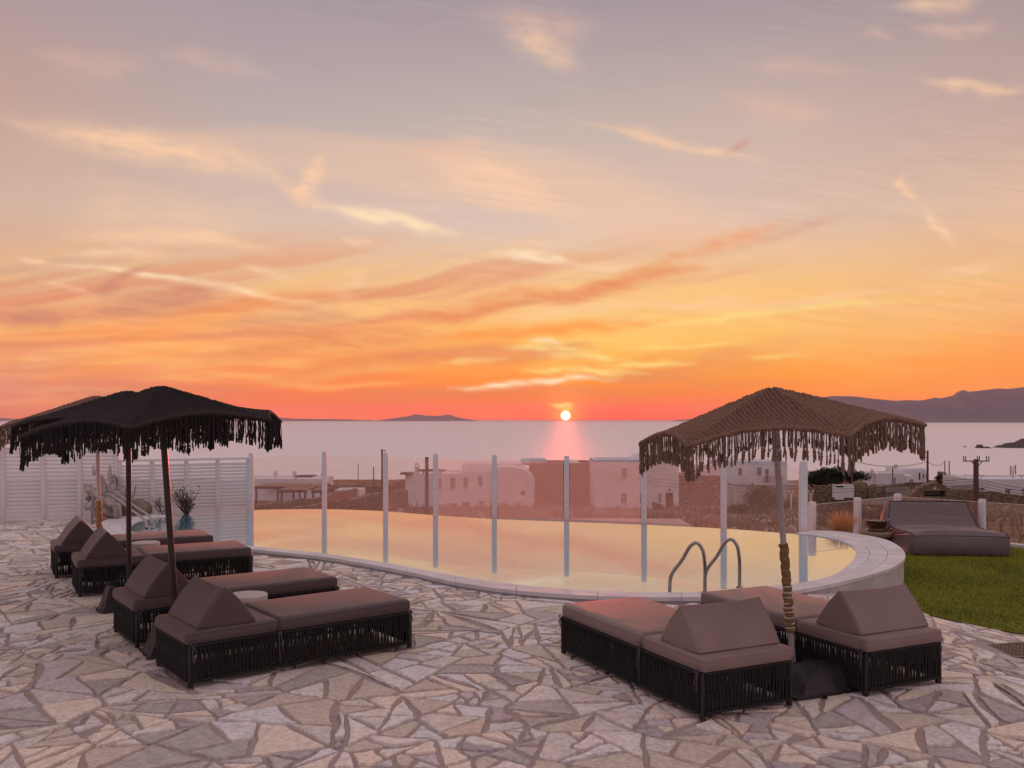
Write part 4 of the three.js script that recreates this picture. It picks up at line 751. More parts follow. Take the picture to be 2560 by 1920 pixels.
// ================================================================ LAWN CORNER: DAYBED, TABLE, BRAZIER, POTTED GRASS
{
  const D = [0.12, 0.993], t = thing('daybed', 'wide grey upholstered outdoor daybed with raised back on the lawn', 'daybed', [7.66, -0.29, -15.35], Math.atan2(D[1], D[0]));
  // local x runs from the foot (0) to the back (2.0); the profile goes round: foot, seat, back, rear, floor
  const key = [[0.02, 0.02], [-0.01, 0.1], [-0.012, 0.24], [0.01, 0.33], [0.06, 0.37], [0.35, 0.385], [0.7, 0.365], [1.0, 0.355], [1.28, 0.37], [1.42, 0.42], [1.52, 0.54], [1.62, 0.7], [1.68, 0.775], [1.75, 0.8], [1.83, 0.77], [1.9, 0.6], [1.95, 0.35], [1.96, 0.1], [1.92, 0.02], [1.4, 0.0], [0.9, 0.0], [0.4, 0.0]];
  const prof = new THREE.CatmullRomCurve3(key.map(([x, y]) => V(x, y, 0)), true, 'centripetal').getPoints(110).slice(0, 110), c = V(1.42, 0.18, 0), W = 0.8, rings = [];
  const zs = [[-1, 0.2], [-1, 0.55], [-1, 0.8], [-0.995, 0.9], [-0.985, 0.955], [-0.965, 0.985], [-0.94, 1]]; for (let i = -12; i <= 12; i++) zs.push([i / 13.4, 1]); zs.push([0.94, 1], [0.965, 0.985], [0.985, 0.955], [0.995, 0.9], [1, 0.8], [1, 0.55], [1, 0.2]);
  zs.sort((a, b) => a[0] - b[0] || (a[0] < 0 ? a[1] - b[1] : b[1] - a[1]));
  for (const [z, k] of zs) rings.push(prof.map((p) => {
    const q = c.clone().lerp(p, k), seat = p.x > 0.1 && p.x < 1.5 && p.y > 0.3, side = smooth(0.93, 1, Math.abs(z));
    const f = fbm(p.x * 3, z * 2.4, 501, 4) - 0.5, pleat = Math.sin(p.x * 24 + 2 * f) * side * 0.016 * smooth(0.0, 0.3, k);
    const crown = seat ? 0.05 * (1 - z * z) + 0.045 * f + 0.018 * Math.sin(p.x * 9 + z * 1.5 + f * 5) * (1 - z * z) : p.y > 0.5 ? 0.015 * f : 0;
    return V(q.x + (p.x < 0.02 ? -0.035 * (1 - z * z) * Math.sin(clamp(p.y / 0.36) * Math.PI) : 0), Math.max(0, q.y + crown * k), z * W * (1 - 0.1 * smooth(0.4, 0.8, q.y)) * (1 + 0.03 * Math.sin(clamp(q.y / 0.36) * Math.PI)) + Math.sign(z) * pleat);
  }));
  part(t, 'body', skin(rings), M.sofa);
  const dark = std({ rgb: [0.03, 0.025, 0.028], roughness: 0.7 });
  for (const z of [-1, 1]) { const e = prof.filter((p) => p.y > 0.3 && p.x < 1.8).map((p) => V(p.x - (p.x < 0.05 ? 0.004 : 0), p.y + 0.004, z * W * 0.968 * (1 - 0.1 * smooth(0.4, 0.8, p.y)))); part(t, 'piping', limb(e, 0.0075, 6), dark); }
  const fr = []; for (let i = 0; i <= 20; i++) { const z = lerp(-0.968, 0.968, i / 20); fr.push(V(-0.02 - 0.006 * (1 - z * z), 0.352 + 0.012 * (1 - z * z), z * W)); } part(t, 'piping', limb(fr, 0.0075, 6), dark);
  const bk = []; for (let i = 0; i <= 20; i++) { const z = lerp(-0.968, 0.968, i / 20); bk.push(V(1.705, 0.798 + 0.004 * (1 - z * z), z * W * 0.9)); } part(t, 'piping', limb(bk, 0.0075, 6), dark);
}
{
  const P = at(2195, 1328, 16.75), y0 = -0.29, top = P.y;
  const wood = std({ map: tone(256, [0.2, 0.13, 0.08], [0.38, 0.28, 0.2], (u, v) => fbm(u * 3, v * 20, 511, 5, 1), 1.5), roughness: 0.7 }), legM = std({ rgb: [0.045, 0.03, 0.025], roughness: 0.5 });
  const t = thing('low_table', 'low round wooden table with dark splayed legs beside the daybed', 'table', [P.x, y0, P.z]), h = top - y0;
  part(t, 'table_top', new THREE.LatheGeometry([[0, h - 0.095], [0.3, h - 0.095], [0.318, h - 0.085], [0.322, h - 0.04], [0.318, h - 0.006], [0.308, h], [0, h]].map(([r, y]) => new THREE.Vector2(r, y)), 48), wood);
  for (let k = 0; k < 4; k++) { const a = 0.55 + k * Math.PI / 2; part(t, 'leg', limb([V(Math.cos(a) * 0.17, h - 0.096, Math.sin(a) * 0.17), V(Math.cos(a) * 0.235, 0.002, Math.sin(a) * 0.235)], [0.025, 0.017], 8), legM); }
  const b = thing('brazier', 'dark red metal table brazier with lugs and chrome pot rests on the low table', 'brazier', [P.x - 0.02, top, P.z]);
  const red = std({ rgb: [0.06, 0.018, 0.014], roughness: 0.35 });
  part(b, 'bowl', new THREE.LatheGeometry([[0, 0.012], [0.165, 0.012], [0.17, 0.02], [0.158, 0.04], [0.14, 0.055], [0.15, 0.09], [0.178, 0.18], [0.19, 0.198], [0.182, 0.2], [0.168, 0.185], [0.138, 0.09], [0, 0.075]].map(([r, y]) => new THREE.Vector2(r, y)), 40), red);
  part(b, 'foot', new THREE.CylinderGeometry(0.155, 0.17, 0.012, 32).translate(0, 0.006, 0), red);
  for (const s of [-1, 1]) { part(b, 'lug', limb(spline([V(s * 0.155, 0.14, 0), V(s * 0.2, 0.135, 0), V(s * 0.215, 0.15, 0)], 8), 0.011, 8), red); part(b, 'pot_rest', limb(spline([V(s * 0.225, 0.225, 0.02), V(s * 0.16, 0.2, 0.06), V(s * 0.1, 0.205, 0.12), V(s * 0.05, 0.19, 0.155)], 14), 0.01, 8), M.steel); }
  part(b, 'lid', new THREE.LatheGeometry([[0, 0.207], [0.14, 0.203], [0.165, 0.195], [0.16, 0.188], [0, 0.186]].map(([r, y]) => new THREE.Vector2(r, y)), 36), std({ rgb: [0.1, 0.09, 0.05], roughness: 0.5 }));
}
{
  const P = at(2106, 1338, 16.25), y0 = -0.29, clay = std({ map: tone(256, [0.24, 0.11, 0.06], [0.4, 0.21, 0.13], (u, v) => fbm(u * 6, v * 10, 521, 5, 2), 2), roughness: 0.85 });
  const t = thing('potted_grass', 'terracotta pot of tall feathery golden grass by the balustrade', 'potted plant', [P.x, y0, P.z]), H = 0.36;
  part(t, 'pot', new THREE.LatheGeometry([[0, 0], [0.13, 0], [0.135, 0.01], [0.172, H - 0.03], [0.178, H - 0.025], [0.178, H], [0.165, H], [0.155, H - 0.05], [0, H - 0.05]].map(([r, y]) => new THREE.Vector2(r, y)), 40), clay);
  const list = [], tips = [];
  for (let i = 0; i < 420; i++) {
    const a = rr(0, 6.28), r0 = 0.13 * Math.sqrt(rnd()), lean = rr(0.02, 0.2) * (0.4 + r0 / 0.1), h = rr(0.3, 0.5) * (1 - 0.25 * r0 / 0.13), A = a + rr(-0.5, 0.5), pts = [];
    for (let k = 0; k <= 4; k++) { const v = k / 4; pts.push(V(Math.cos(a) * r0 + Math.cos(A) * lean * v * v, H - 0.05 + h * v - 0.06 * lean * v * v * 3, Math.sin(a) * r0 + Math.sin(A) * lean * v * v)); }
    (i % 2 ? list : tips).push(limb(pts, [0.0028, 0.0028, 0.0024, 0.0018, 0.0008], 3));
  }
  part(t, 'blades', join(list), std({ rgb: [0.6, 0.42, 0.12], roughness: 0.8, transmission: 0.4, thickness: 0 }));
  part(t, 'plumes', join(tips), std({ rgb: [0.95, 0.52, 0.2], roughness: 0.9, transmission: 0.45, thickness: 0 }));
}
// driftwood sculpture: root mass with weathered limbs
{
  const B = at(275, 1296, 18.2); const wood = std({ map: tone(512, [0.12, 0.1, 0.09], [0.62, 0.56, 0.52], (u, v) => 0.15 + 0.9 * fbm(u * 6, v * 26, 531, 6, 2), 1.1), bumpMap: grey(256, (u, v) => fbm(u * 6, v * 40, 533, 5, 2), 1.5), bumpScale: 0.02, roughness: 0.9 });
  const t = thing('driftwood', 'gnarled grey driftwood root sculpture before the white slatted fence', 'driftwood', [B.x, 0.0, B.z]);
  const p = (px, py, z = 0) => { const q = at(px, py, 18.2 + z); return V(q.x - B.x, Math.max(0.01, q.y), q.z - B.z); };
  const lump = (pts, rad, s, n = 12) => limb(spline(pts, 14), Array.from({ length: 15 }, (_, i) => { const f = i / 14 * (rad.length - 1), k = Math.min(rad.length - 2, Math.floor(f)); return 0.82 * lerp(rad[k], rad[k + 1], f - k); }), n, 0.7, s);
  part(t, 'trunk', join([lump([p(262, 1298), p(272, 1270), p(280, 1245), p(284, 1225)], [0.3, 0.3, 0.24, 0.16], 1, 14), lump([p(214, 1268, -0.1), p(235, 1264, -0.1), p(262, 1268), p(282, 1280)], [0.06, 0.13, 0.2, 0.15], 2), lump([p(248, 1236, 0.1), p(268, 1256, 0.05), p(282, 1272), p(293, 1280)], [0.1, 0.16, 0.13, 0.05], 3), lump([p(262, 1240), p(280, 1256, -0.2), p(292, 1270, -0.25), p(290, 1292, -0.2)], [0.14, 0.12, 0.09, 0.07], 4)]), wood);
  part(t, 'limb', lump([p(262, 1244), p(240, 1234), p(222, 1222), p(210, 1209)], [0.16, 0.14, 0.1, 0.03], 5), wood);
  part(t, 'limb', lump([p(258, 1240), p(258, 1214), p(248, 1190), p(236, 1180), p(233, 1163)], [0.1, 0.08, 0.055, 0.05, 0.012], 6), wood);
  part(t, 'limb', lump([p(283, 1232), p(280, 1208), p(274, 1188), p(275, 1163)], [0.12, 0.07, 0.05, 0.02], 7), wood);
  part(t, 'limb', lump([p(286, 1234), p(288, 1206), p(284, 1188), p(296, 1192), p(303, 1208), p(298, 1226)], [0.1, 0.05, 0.05, 0.05, 0.045, 0.07], 8), wood);
  part(t, 'limb', lump([p(290, 1240), p(304, 1232), p(318, 1222), p(320, 1242)], [0.14, 0.13, 0.09, 0.03], 9), wood);
  part(t, 'limb', lump([p(300, 1244), p(316, 1250), p(332, 1244), p(340, 1212)], [0.12, 0.08, 0.035, 0.008], 10), wood);
  part(t, 'limb', lump([p(226, 1246), p(218, 1248), p(216, 1250)], [0.07, 0.06, 0.03], 11), wood);
  single('boulder', softBox(0.42, 0.2, 0.25, 0.18, [14, 8, 10], 0.04, 0.06, 4).translate(at(318, 1290, 18.7).x, 0.18, -18.75), std({ map: tone(128, [0.12, 0.09, 0.07], [0.3, 0.23, 0.18], (u, v) => fbm(u * 8, v * 8, 541, 5, 8), 1), roughness: 0.95 }), 'low brown boulder at the foot of the driftwood', 'boulder');
}
// dry shrub
{
  const B = at(468, 1291, 19.0), bark = std({ rgb: [0.1, 0.07, 0.06], roughness: 0.9 }), leaf = std({ rgb: [0.09, 0.075, 0.05], roughness: 0.9 });
  const shrub = (x, z, n, hgt, spread, label) => {
    const t = thing('dry_shrub', label, 'shrub', [x, 0, z], 0, 'dry shrubs by the fence'), st = [], lv = [];
    for (let i = 0; i < n; i++) { const a = rr(0, 6.28), h = hgt * rr(0.45, 1), s = spread * rr(0.2, 1); let p = V(0, 0, 0); const pts = [p]; for (let k = 1; k <= 5; k++) { p = V(Math.cos(a) * s * k / 5 + rr(-0.04, 0.04), h * k / 5, Math.sin(a) * s * 0.6 * k / 5 + rr(-0.04, 0.04)); pts.push(p); if (k > 1) for (let m = 0; m < 2; m++) { const e = p.clone().add(V(rr(-0.12, 0.12), rr(0.02, 0.14), rr(-0.1, 0.1))); st.push(limb([p, e], [0.004, 0.002], 3)); for (let f = 0; f < 3; f++) { const c = p.clone().lerp(e, rr(0.3, 1.1)), r = rr(0.008, 0.018), q = new THREE.TetrahedronGeometry(r).translate(c.x, c.y, c.z); lv.push(q); } } } st.push(limb(pts, [0.01, 0.008, 0.006, 0.005, 0.004, 0.003], 4)); }
    part(t, 'stems', join(st), bark); part(t, 'leaves', join(lv), leaf);
  };
  shrub(B.x, B.z, 26, 0.62, 0.36, 'dry brown shrub with bare twigs between the lower fence and the pool'); const b2 = at(406, 1290, 18.9); shrub(b2.x, b2.z, 6, 0.36, 0.22, 'sparse dry sprig beside the dry shrub, nearer the driftwood');
}
// drain cover in the paving
{
  const t = thing('drain_cover', 'cast metal drain cover with a pierced pattern let into the paving by the lawn', 'drain cover', [4.93, fall(4.93) + 0.012, -8.84], 0.25), m = std({ rgb: [0.2, 0.15, 0.13], roughness: 0.45, metalness: 0.6 });
  part(t, 'frame', join([box(-0.32, 0.32, 0, 0.022, -0.24, -0.215), box(-0.32, 0.32, 0, 0.022, 0.215, 0.24), box(-0.32, -0.295, 0, 0.022, -0.214, 0.214), box(0.295, 0.32, 0, 0.022, -0.214, 0.214)]), m);
  part(t, 'plate', box(-0.294, 0.294, 0, 0.012, -0.213, 0.213), m);
  const l = []; for (let i = 0; i < 13; i++) for (let j = 0; j < 9; j++) l.push(box(-0.28 + i * 0.0445, -0.28 + i * 0.0445 + 0.03, 0.0125, 0.019, -0.2 + j * 0.0455 + (i % 2) * 0.006, -0.2 + j * 0.0455 + 0.028 + (i % 2) * 0.006)); part(t, 'raised_pattern', join(l), m);
}

// ================================================================ TOWN BELOW
M.rubble = std({ map: tex(512, (u, v) => { const X = u * 22 + 0.6 * fbm(u * 22, v * 22, 601, 2, 22), Y = v * 30; const j = Math.floor(Y), xx = X + (j % 2) * 0.5, i = Math.floor(xx), fx = xx - i, fy = Y - j, e = Math.min(fx, 1 - fx, fy, 1 - fy), k = 0.55 + 0.75 * hash(((i % 22) + 22) % 22, j % 30, 611), n = fbm(u * 40, v * 40, 613, 4, 40); const g = smooth(0.02, 0.16, e); return [0.24, 0.165, 0.105].map((c, q) => l2s(lerp([0.13, 0.1, 0.08][q], c * k * (0.6 + 0.8 * n), g))); }, true, 0.16), bumpMap: blot, bumpScale: 0.05, roughness: 1 });
M.shade = std({ rgb: [0.05, 0.06, 0.09], roughness: 0.25 }); M.shutter = std({ rgb: [0.1, 0.14, 0.26], roughness: 0.6 }); M.brown = std({ rgb: [0.11, 0.055, 0.035], roughness: 0.8 }); M.timber = std({ rgb: [0.1, 0.065, 0.045], roughness: 0.9 }); M.reed = std({ map: tone(128, [0.14, 0.09, 0.05], [0.34, 0.24, 0.15], (u, v) => fbm(u * 2, v * 24, 621, 4, 2), 0.8), roughness: 0.95 }); M.greyWall = std({ map: M.farWhite.map, rgb: [0.5, 0.48, 0.46], roughness: 0.9 });
// a house front from pixel rectangles at distance Z: body with real openings, panes set back
function house(name, label, Z, x0, x1, yTop, yBase, deep, mat, wins = [], o = {}) {
  const a = at(x0, yTop, Z), b = at(x1, yBase, Z), t = thing(name, label, 'house', [(a.x + b.x) / 2, b.y, a.z], o.turn || 0, o.group), w = b.x - a.x, h = a.y - b.y, cx = (a.x + b.x) / 2, g = 1.2;
  const r = o.round ?? 0.18, sh = new THREE.Shape(); sh.moveTo(-w / 2, -g); sh.lineTo(w / 2, -g); sh.lineTo(w / 2, h - r); sh.quadraticCurveTo(w / 2, h, w / 2 - r, h); sh.lineTo(-w / 2 + r, h); sh.quadraticCurveTo(-w / 2, h, -w / 2, h - r);
  const rects = wins.map(([px, py, pw, phh, kind]) => { const c = at(px, py, Z); return { x: c.x - cx, y: c.y - b.y, w: pw / FOC * Z, h: phh / FOC * Z, kind }; });
  for (const q of rects) { const hole = new THREE.Path(); const l = q.x - q.w / 2, rr2 = q.x + q.w / 2, bt = Math.max(-g + 0.1, q.y - q.h / 2), tp = q.y + q.h / 2; hole.moveTo(l, bt); hole.lineTo(rr2, bt); if (q.kind === 'arch') { hole.lineTo(rr2, tp - q.w / 2); hole.absarc(q.x, tp - q.w / 2, q.w / 2, 0, Math.PI, false); } else { hole.lineTo(rr2, tp); hole.lineTo(l, tp); } hole.lineTo(l, bt); sh.holes.push(hole); }
  part(t, 'front_wall', boxUV(new THREE.ExtrudeGeometry(sh, { depth: 0.4, bevelEnabled: false }).translate(0, 0, -0.4)), mat);
  part(t, 'walls', boxUV(box(-w / 2 + 0.02, w / 2 - 0.02, -g, h - 0.25, -deep, -0.42)), mat);
  part(t, 'parapet', boxUV(join([box(-w / 2 + 0.03, -w / 2 + 0.33, h - 0.249, h - 0.06, -deep + 0.3, -0.45), box(w / 2 - 0.33, w / 2 - 0.03, h - 0.249, h - 0.06, -deep + 0.3, -0.45), box(-w / 2 + 0.03, w / 2 - 0.03, h - 0.249, h - 0.05, -deep + 0.01, -deep + 0.29)])), mat);
  for (const q of rects) {
    const isDoor = q.kind === 'door', f = part(t, isDoor || q.kind === 'arch' ? 'door' : 'window', box(q.x - q.w / 2, q.x + q.w / 2, q.y - q.h / 2, q.y + q.h / 2, -0.3, -0.26), isDoor || q.kind === 'arch' ? M.brown : q.kind === 'blue' ? M.shutter : M.shade);
    if (!isDoor && q.kind !== 'arch') { part(f, 'frame', join([box(q.x - 0.03, q.x + 0.03, q.y - q.h / 2, q.y + q.h / 2, -0.258, -0.22), box(q.x - q.w / 2, q.x + q.w / 2, q.y + q.h * 0.1, q.y + q.h * 0.1 + 0.05, -0.258, -0.225), box(q.x - q.w / 2, q.x - q.w / 2 + 0.05, q.y - q.h / 2, q.y + q.h / 2, -0.258, -0.21), box(q.x + q.w / 2 - 0.05, q.x + q.w / 2, q.y - q.h / 2, q.y + q.h / 2, -0.258, -0.21)]), o.frame || M.farWhite); part(f, 'sill', box(q.x - q.w / 2 - 0.06, q.x + q.w / 2 + 0.06, q.y - q.h / 2 - 0.07, q.y - q.h / 2 - 0.005, -0.15, 0.06), M.farWhite); }
  }
  t.userData.frame = undefined; delete t.userData.frame;
  const L = (px, py, dz = 0) => { const q = at(px, py, Z); return V(q.x - cx, q.y - b.y, dz); };
  return { t, w, h, L, s: Z / FOC };
}
function chimney(H, px, pTop, pBase, pw, dz) { const a = H.L(px, pTop, dz), b = H.L(px, pBase, dz), w = pw * H.s / 2, hh = a.y - b.y; const c = part(H.t, 'chimney', join([box(a.x - w, a.x + w, b.y - 0.3, b.y + hh * 0.45, dz - w, dz + w), box(a.x - w * 1.35, a.x + w * 1.35, b.y + hh * 0.452, b.y + hh * 0.54, dz - w * 1.35, dz + w * 1.35), ...[[-1, -1], [1, -1], [-1, 1], [1, 1]].map(([i, j]) => box(a.x + i * w * 0.7 - w * 0.24, a.x + i * w * 0.7 + w * 0.24, b.y + hh * 0.542, b.y + hh * 0.74, dz + j * w * 0.7 - w * 0.24, dz + j * w * 0.7 + w * 0.24))]), M.farWhite); part(c, 'cap', new THREE.SphereGeometry(w * 1.1, 14, 8, 0, 6.3, 0, Math.PI / 2).scale(1, 1.15, 1).translate(a.x, b.y + hh * 0.742, dz), M.farWhite); }
{
  // long white house with a vaulted end
  const H1 = house('white_house', 'long whitewashed house with two rows of windows and a vaulted end', 108, 1013, 1236, 1184, 1304, 9, M.farWhite, [[1100, 1210, 8, 26], [1131.5, 1208.5, 13, 26], [1164, 1206.5, 12, 25], [1200.5, 1203.5, 10.5, 24], [1102, 1275, 9, 26], [1132, 1274, 20, 30], [1165, 1271.5, 19, 30], [1203.5, 1267, 12, 27]]);
  chimney(H1, 1040, 1155, 1184, 10, -1.2);
  { const a = H1.L(1156, 1164, -4), b = H1.L(1236, 1184, -4); part(H1.t, 'roof_storey', boxUV(softBox((b.x - a.x) / 2 + 1.8, (a.y - b.y) / 2 + 0.2, 2.2, 0.25, [4, 4, 4]).translate((a.x + b.x) / 2 + 1.6, (a.y + b.y) / 2, -5)), M.farWhite); const c = H1.L(1046, 1177.5, 0), d = H1.L(1112, 1178, 0); part(H1.t, 'roof_pergola', join([box(c.x, d.x, c.y - 0.05, c.y + 0.12, -2.2, 0.1), box(c.x + 0.5, c.x + 0.65, c.y - 0.5, c.y - 0.052, -0.3, -0.15), box(d.x - 0.65, d.x - 0.5, c.y - 0.5, c.y - 0.052, -0.3, -0.15)]), M.timber);
    const p = H1.L(1018, 1184, 0); part(H1.t, 'canopy', box(p.x - 0.8, p.x + 0.6, p.y - 0.1, p.y + 0.1, -2, 0.5), M.timber); }
  { const l = H1.L(1236.5, 1300, 0), r = H1.L(1334, 1300, 0), sp = H1.L(1300, 1203, 0).y, tp = H1.L(1250, 1168, 0).y, cx = H1.L(1268, 0, 0).x, rx = r.x - cx, sh = new THREE.Shape(); sh.moveTo(l.x, -1.2); sh.lineTo(r.x, -1.2); sh.lineTo(r.x, sp); for (let i = 1; i <= 16; i++) { const a = i / 16 * Math.PI * 0.62; sh.lineTo(cx + rx * Math.cos(a), sp + (tp - sp) * Math.min(1, Math.sin(a) * 1.0)); } sh.lineTo(l.x, tp - 0.1);
    for (const [px, py, w, h] of [[1307, 1233, 14, 15], [1263, 1264, 13, 15]]) { const c = H1.L(px, py), k = H1.s, ho = new THREE.Path(); ho.moveTo(c.x - w * k / 2, c.y - h * k / 2); ho.lineTo(c.x + w * k / 2, c.y - h * k / 2); ho.lineTo(c.x + w * k / 2, c.y + h * k / 2); ho.lineTo(c.x - w * k / 2, c.y + h * k / 2); sh.holes.push(ho); part(H1.t, 'window', box(c.x - w * k / 2, c.x + w * k / 2, c.y - h * k / 2, c.y + h * k / 2, -0.1, -0.05), M.shade); }
    part(H1.t, 'vaulted_end', boxUV(new THREE.ExtrudeGeometry(sh, { depth: 7, bevelEnabled: true, bevelSize: 0.12, bevelThickness: 0.12, bevelSegments: 3 }).translate(0, 0, -6.7)), M.farWhite); }
  // stone house with dome
  const H2 = house('stone_house', 'brown rubble stone house with arched doorway beneath a white dome', 112, 1326, 1486, 1158, 1300, 9, M.rubble, [[1385, 1196, 12, 24], [1427, 1196, 11, 24], [1463, 1194, 11, 25], [1428, 1262, 12, 28], [1465, 1261, 12, 28], [1388, 1266, 26, 56, 'arch']], { round: 0.05 });
  { const c = H2.L(1432, 1182, -3.4); part(H2.t, 'dome', new THREE.SphereGeometry(1.75, 28, 14, 0, 6.3, 0, Math.PI / 2).scale(1, 1.05, 1).translate(c.x, c.y - 0.3, 0.0 - 2.2), M.farWhite); const a = H2.L(1335, 1152, -4); part(H2.t, 'roof_cap', softBox(1.6, 0.45, 1.2, 0.3, [4, 4, 4]).translate(a.x, H2.h + 0.1, -3), M.farWhite); }
  // tall white house
  const H3 = house('white_house', 'tall plain whitewashed house with a brown door and few small windows', 104, 1488, 1697, 1149, 1284, 8, M.farWhite, [[1561, 1183, 12, 23], [1560, 1246, 15, 25], [1606, 1246, 12, 25], [1650, 1246, 8, 24, 'blue'], [1673.5, 1253, 19, 42, 'door']], { round: 0.35 });
  { const c = H3.L(1607, 1149, -4); part(H3.t, 'dome', new THREE.SphereGeometry(1.25, 24, 12, 0, 6.3, 0, Math.PI / 2).scale(1, 0.75, 1).translate(c.x, H3.h - 0.3, -3.4), M.farWhite); const l = H3.L(1668, 1228, 0.2); part(H3.t, 'wall_lamp', box(l.x + 0.2, l.x + 0.34, l.y, l.y + 0.3, 0.005, 0.16), M.timber); }
  // second stone house
  const H4 = house('stone_house', 'brown rubble stone house with a white curved parapet, next to the brown door', 108, 1698, 1802, 1189, 1277, 7, M.rubble, [[1750, 1197, 12, 12], [1788, 1208, 9, 15], [1715.5, 1243, 8, 19], [1751, 1267, 11, 14]], { round: 0.05 });
  { const a = H4.L(1765, 1180, -2); part(H4.t, 'rounded_parapet', new THREE.CylinderGeometry(1.55, 1.6, 1.5, 28).scale(1, 1, 0.8).translate(a.x, H4.h + 0.5, -2), M.farWhite); }
  const H5 = house('white_house', 'whitewashed upper storey house with an iron railed balcony', 122, 1806, 1968, 1153, 1284, 8, M.farWhite, [[1851, 1180, 9, 18], [1898.5, 1179, 11, 20], [1918, 1190, 9, 34]], { round: 0.3 });
  { const a = H5.L(1904, 1206, 0), b = H5.L(1953, 1192, 0), k = []; k.push(box(a.x, b.x, a.y - 0.15, a.y, 0.01, 0.9)); for (let i = 0; i <= 16; i++) { const x = lerp(a.x + 0.04, b.x - 0.04, i / 16); k.push(box(x - 0.02, x + 0.02, a.y + 0.002, b.y, 0.83, 0.87)); } k.push(box(a.x, b.x, b.y + 0.002, b.y + 0.06, 0.82, 0.88)); part(H5.t, 'balcony', join(k), M.timber); }
  // terrace pergola under the balcony
  const reedPergola = (label, Z, x0, x1, yt, ybase, deep, nPost, mat, postMat, y2) => { const a = at(x0, yt, Z), b = at(x1, ybase, Z), t = thing('pergola', label, 'pergola', [(a.x + b.x) / 2, b.y, a.z]), w = b.x - a.x, h = a.y - b.y; const sl = []; const n = Math.max(8, Math.round(w / 0.35)); for (let i = 0; i < n; i++) { const x = -w / 2 + (i + 0.5) * w / n; sl.push(box(x - w / n * 0.36, x + w / n * 0.36, h - 0.02 + rr(0, 0.05), h + 0.08 + rr(0, 0.05), -deep - rr(0, 0.4), rr(0, 0.5))); } part(t, 'roof_slats', join(sl), mat); part(t, 'beam', join([box(-w / 2, w / 2, h - 0.2, h - 0.03, -0.12, 0.05), box(-w / 2, w / 2, h - 0.2, h - 0.03, -deep, -deep + 0.16)]), postMat); for (let i = 0; i < nPost; i++) { const x = lerp(-w / 2 + 0.2, w / 2 - 0.2, nPost > 1 ? i / (nPost - 1) : 0.5); part(t, 'post', box(x - 0.09, x + 0.09, -1, h - 0.202, -0.12, 0.06), postMat); } return t; };
  reedPergola('pale roofed terrace pergola below the railed balcony', 116, 1836, 2004, 1214, 1262, 4, 4, M.greyWall, M.farWhite);
  reedPergola('wide reed roofed pergola before the low white house with three chimneys', 96, 636, 808, 1217, 1243, 4, 4, M.reed, M.timber);
  reedPergola('small sunlit reed roofed pergola standing lower than the wide one', 88, 699, 768, 1226, 1250, 3.4, 3, M.reed, M.timber);
  reedPergola('narrow reed roofed pergola by the stone wall', 90, 778, 812, 1227, 1246, 3, 2, M.reed, M.timber);
  const H6 = house('white_house', 'low white flat roofed house with three small chimneys', 128, 600, 806, 1197, 1232, 8, M.farWhite, [[655, 1216, 8, 10], [770, 1212, 8, 10]], { round: 0.3 });
  for (const px of [682, 730, 802]) chimney(H6, px, 1178, 1197, 8, -1.5);
  { const a = H6.L(735, 1193, -2), b = H6.L(777, 1193, -2), k = []; for (let i = 0; i < 9; i++) { const x = lerp(a.x, b.x, i / 8); k.push(box(x - 0.08, x + 0.08, a.y, a.y + 0.12, -4, -1)); } k.push(box(a.x, b.x, a.y - 0.12, a.y - 0.01, -1.3, -1.1)); part(H6.t, 'roof_pergola', join(k), M.timber); const c = H6.L(672, 1211, 0), d = H6.L(736, 1208, 0); part(H6.t, 'awning', box(c.x, d.x, c.y - 0.1, c.y + 0.15, 0.01, 1.6), M.timber); }
  // dry stone walls running across the slope
  const stoneWall = (label, pts, hgt, th = 0.5, m = M.rubble) => { const t = thing('stone_wall', label, 'stone wall', [0, 0, 0], 0); for (let i = 0; i < pts.length - 1; i++) { const a = at(...pts[i]), b = at(...pts[i + 1]), c = a.clone().add(b).multiplyScalar(0.5), d = b.clone().sub(a); const h = Math.max(hgt, 1); const g = boxUV(new THREE.BoxGeometry(Math.hypot(d.x, d.z) + 0.1, h, th, Math.max(2, Math.round(d.length() / 0.8)), 3, 1)); const p = g.attributes.position; for (let q = 0; q < p.count; q++) { const x = p.getX(q), y = p.getY(q); p.setY(q, y + (y > h / 2 - 0.01 ? (fbm(x * 1.3 + i * 9, 2, 631, 3) - 0.5) * 0.3 : 0) + x / Math.hypot(d.x, d.z) * d.y); } g.computeVertexNormals(); g.rotateY(Math.atan2(-d.z, d.x)).translate(c.x, c.y - h / 2, c.z); part(t, 'wall_run', g, m); } return t; };
  stoneWall('dry stone wall climbing past the small pergolas', [[640, 1262, 70], [808, 1240, 80], [838, 1232, 88], [888, 1222, 100]], 3);
  stoneWall('dry stone wall slanting up to the long white house', [[735, 1268, 62], [860, 1249, 70], [960, 1231, 80], [1014, 1224, 90]], 4);
  stoneWall('dark rubble wall along the skyline behind the slanting walls', [[806, 1218, 112], [840, 1213, 116], [900, 1214, 120], [1015, 1213, 120]], 5);
  const shed = house('white_hut', 'low white hut with sloping wall beyond the small pergolas', 105, 836, 900, 1224, 1238, 4, M.farWhite, [], { round: 0.1 }); shed.t.userData.category = 'hut';
  const st2 = house('stone_hut', 'small flat stone hut beside the long white house', 114, 982, 1016, 1206, 1240, 5, M.rubble, [], { round: 0.05 }); st2.t.userData.category = 'hut';
  stoneWall('pale low wall of the road below the stone houses', [[1700, 1306, 60], [1850, 1303, 62], [2060, 1298, 64]], 0.9, 0.4, M.greyWall);
  // right hand side: wall with gate, arch, cabinet, houses
  stoneWall('rubble boundary wall beside the white cabinet', [[2036, 1213, 92], [2090, 1215, 92], [2132, 1216, 92]], 3);
